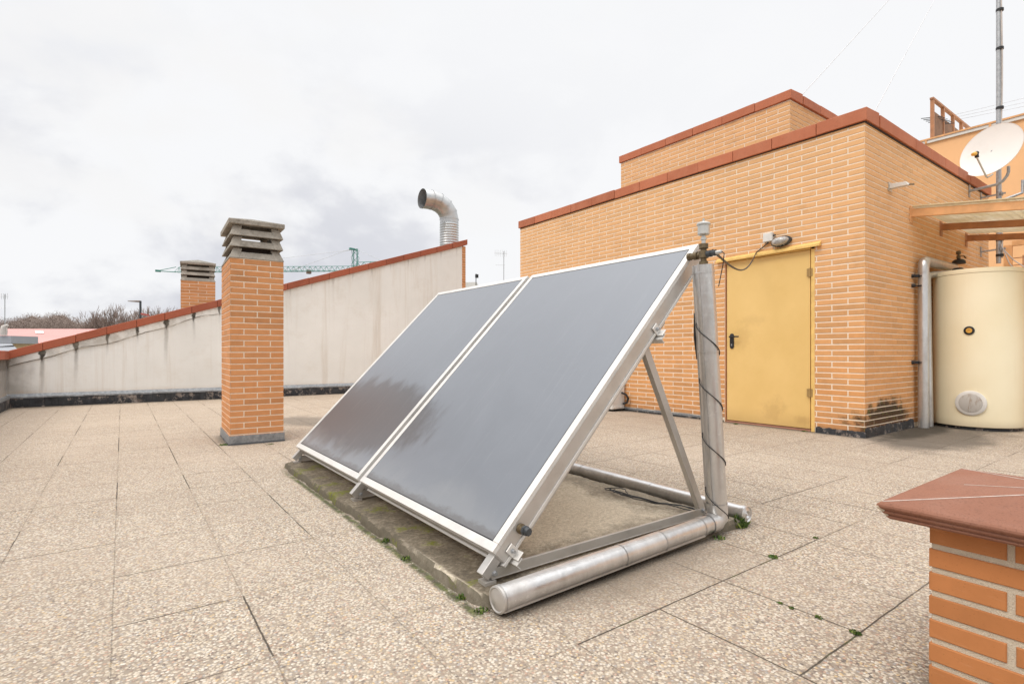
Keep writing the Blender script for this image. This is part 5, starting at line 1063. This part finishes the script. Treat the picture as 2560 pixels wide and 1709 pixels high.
low=mathn('SUBTRACT',1.0,smn(dz_,.12,.55)); left=mathn('SUBTRACT',1.0,smn(dx,-.35,.45))
amt=mathn('MULTIPLY',grey,mathn('ADD',.04,mathn('MULTIPLY',mathn('MULTIPLY',low,left),.95)),True)
mixc=nn('ShaderNodeMix',data_type='RGBA'); nt.links.new(amt,mixc.inputs['Factor']); A=[i for i in mixc.inputs if i.type=='RGBA']; A[0].default_value=(.965,.97,.985,1); A[1].default_value=(.70,.71,.765,1); mo=[o for o in mixc.outputs if o.type=='RGBA'][0]
puff=mathn('MULTIPLY',smn(ns_(3.4,6,.5,.2,(7,2,1)),.53,.64),mathn('MULTIPLY',left,.7)); mixp=nn('ShaderNodeMix',data_type='RGBA'); nt.links.new(puff,mixp.inputs['Factor']); B=[i for i in mixp.inputs if i.type=='RGBA']; nt.links.new(mo,B[0]); B[1].default_value=(.955,.95,.95,1); po3=[o for o in mixp.outputs if o.type=='RGBA'][0]
zen=mathn('ADD',1.0,mathn('MULTIPLY',smn(dz_,.56,.95),1.8))      # overcast sky: zenith brighter than the horizon
nt.links.new(po3,bg2.inputs[0]); nt.links.new(zen,bg2.inputs[1])
mxs=nn('ShaderNodeMixShader'); mxs.inputs[0].default_value=.97; nt.links.new(bg1.outputs[0],mxs.inputs[1]); nt.links.new(bg2.outputs[0],mxs.inputs[2]); nt.links.new(mxs.outputs[0],out.inputs[0])

sd=bpy.data.lights.new('overcast_sun','SUN'); sd.energy=1.35; sd.angle=R(22); sd.color=(1,.95,.88); so=bpy.data.objects.new('overcast_sun',sd); COL.objects.link(so)
dirv=Vector(W(-.75,-.55)).normalized()*math.cos(SUN_EL)+Vector((0,0,math.sin(SUN_EL)))    # towards the sun: behind the viewer's left shoulder
so.rotation_euler=dirv.to_track_quat('Z','Y').to_euler(); so.location=dirv*30
sky.sun_rotation=math.atan2(dirv.x,dirv.y)

cam=bpy.data.cameras.new('camera'); co=bpy.data.objects.new('camera',cam); COL.objects.link(co); scn.camera=co
co.location=(0,0,EYE); co.rotation_euler=(R(90),0,-YAW); cam.sensor_width=36; cam.lens=18.80; cam.shift_y=.0102; cam.clip_start=.05; cam.clip_end=4000
scn.view_settings.view_transform='Standard'; scn.view_settings.look='None'; scn.view_settings.exposure=0; scn.view_settings.gamma=1
scn.render.engine='CYCLES'; scn.cycles.max_bounces=6; scn.cycles.use_denoising=True
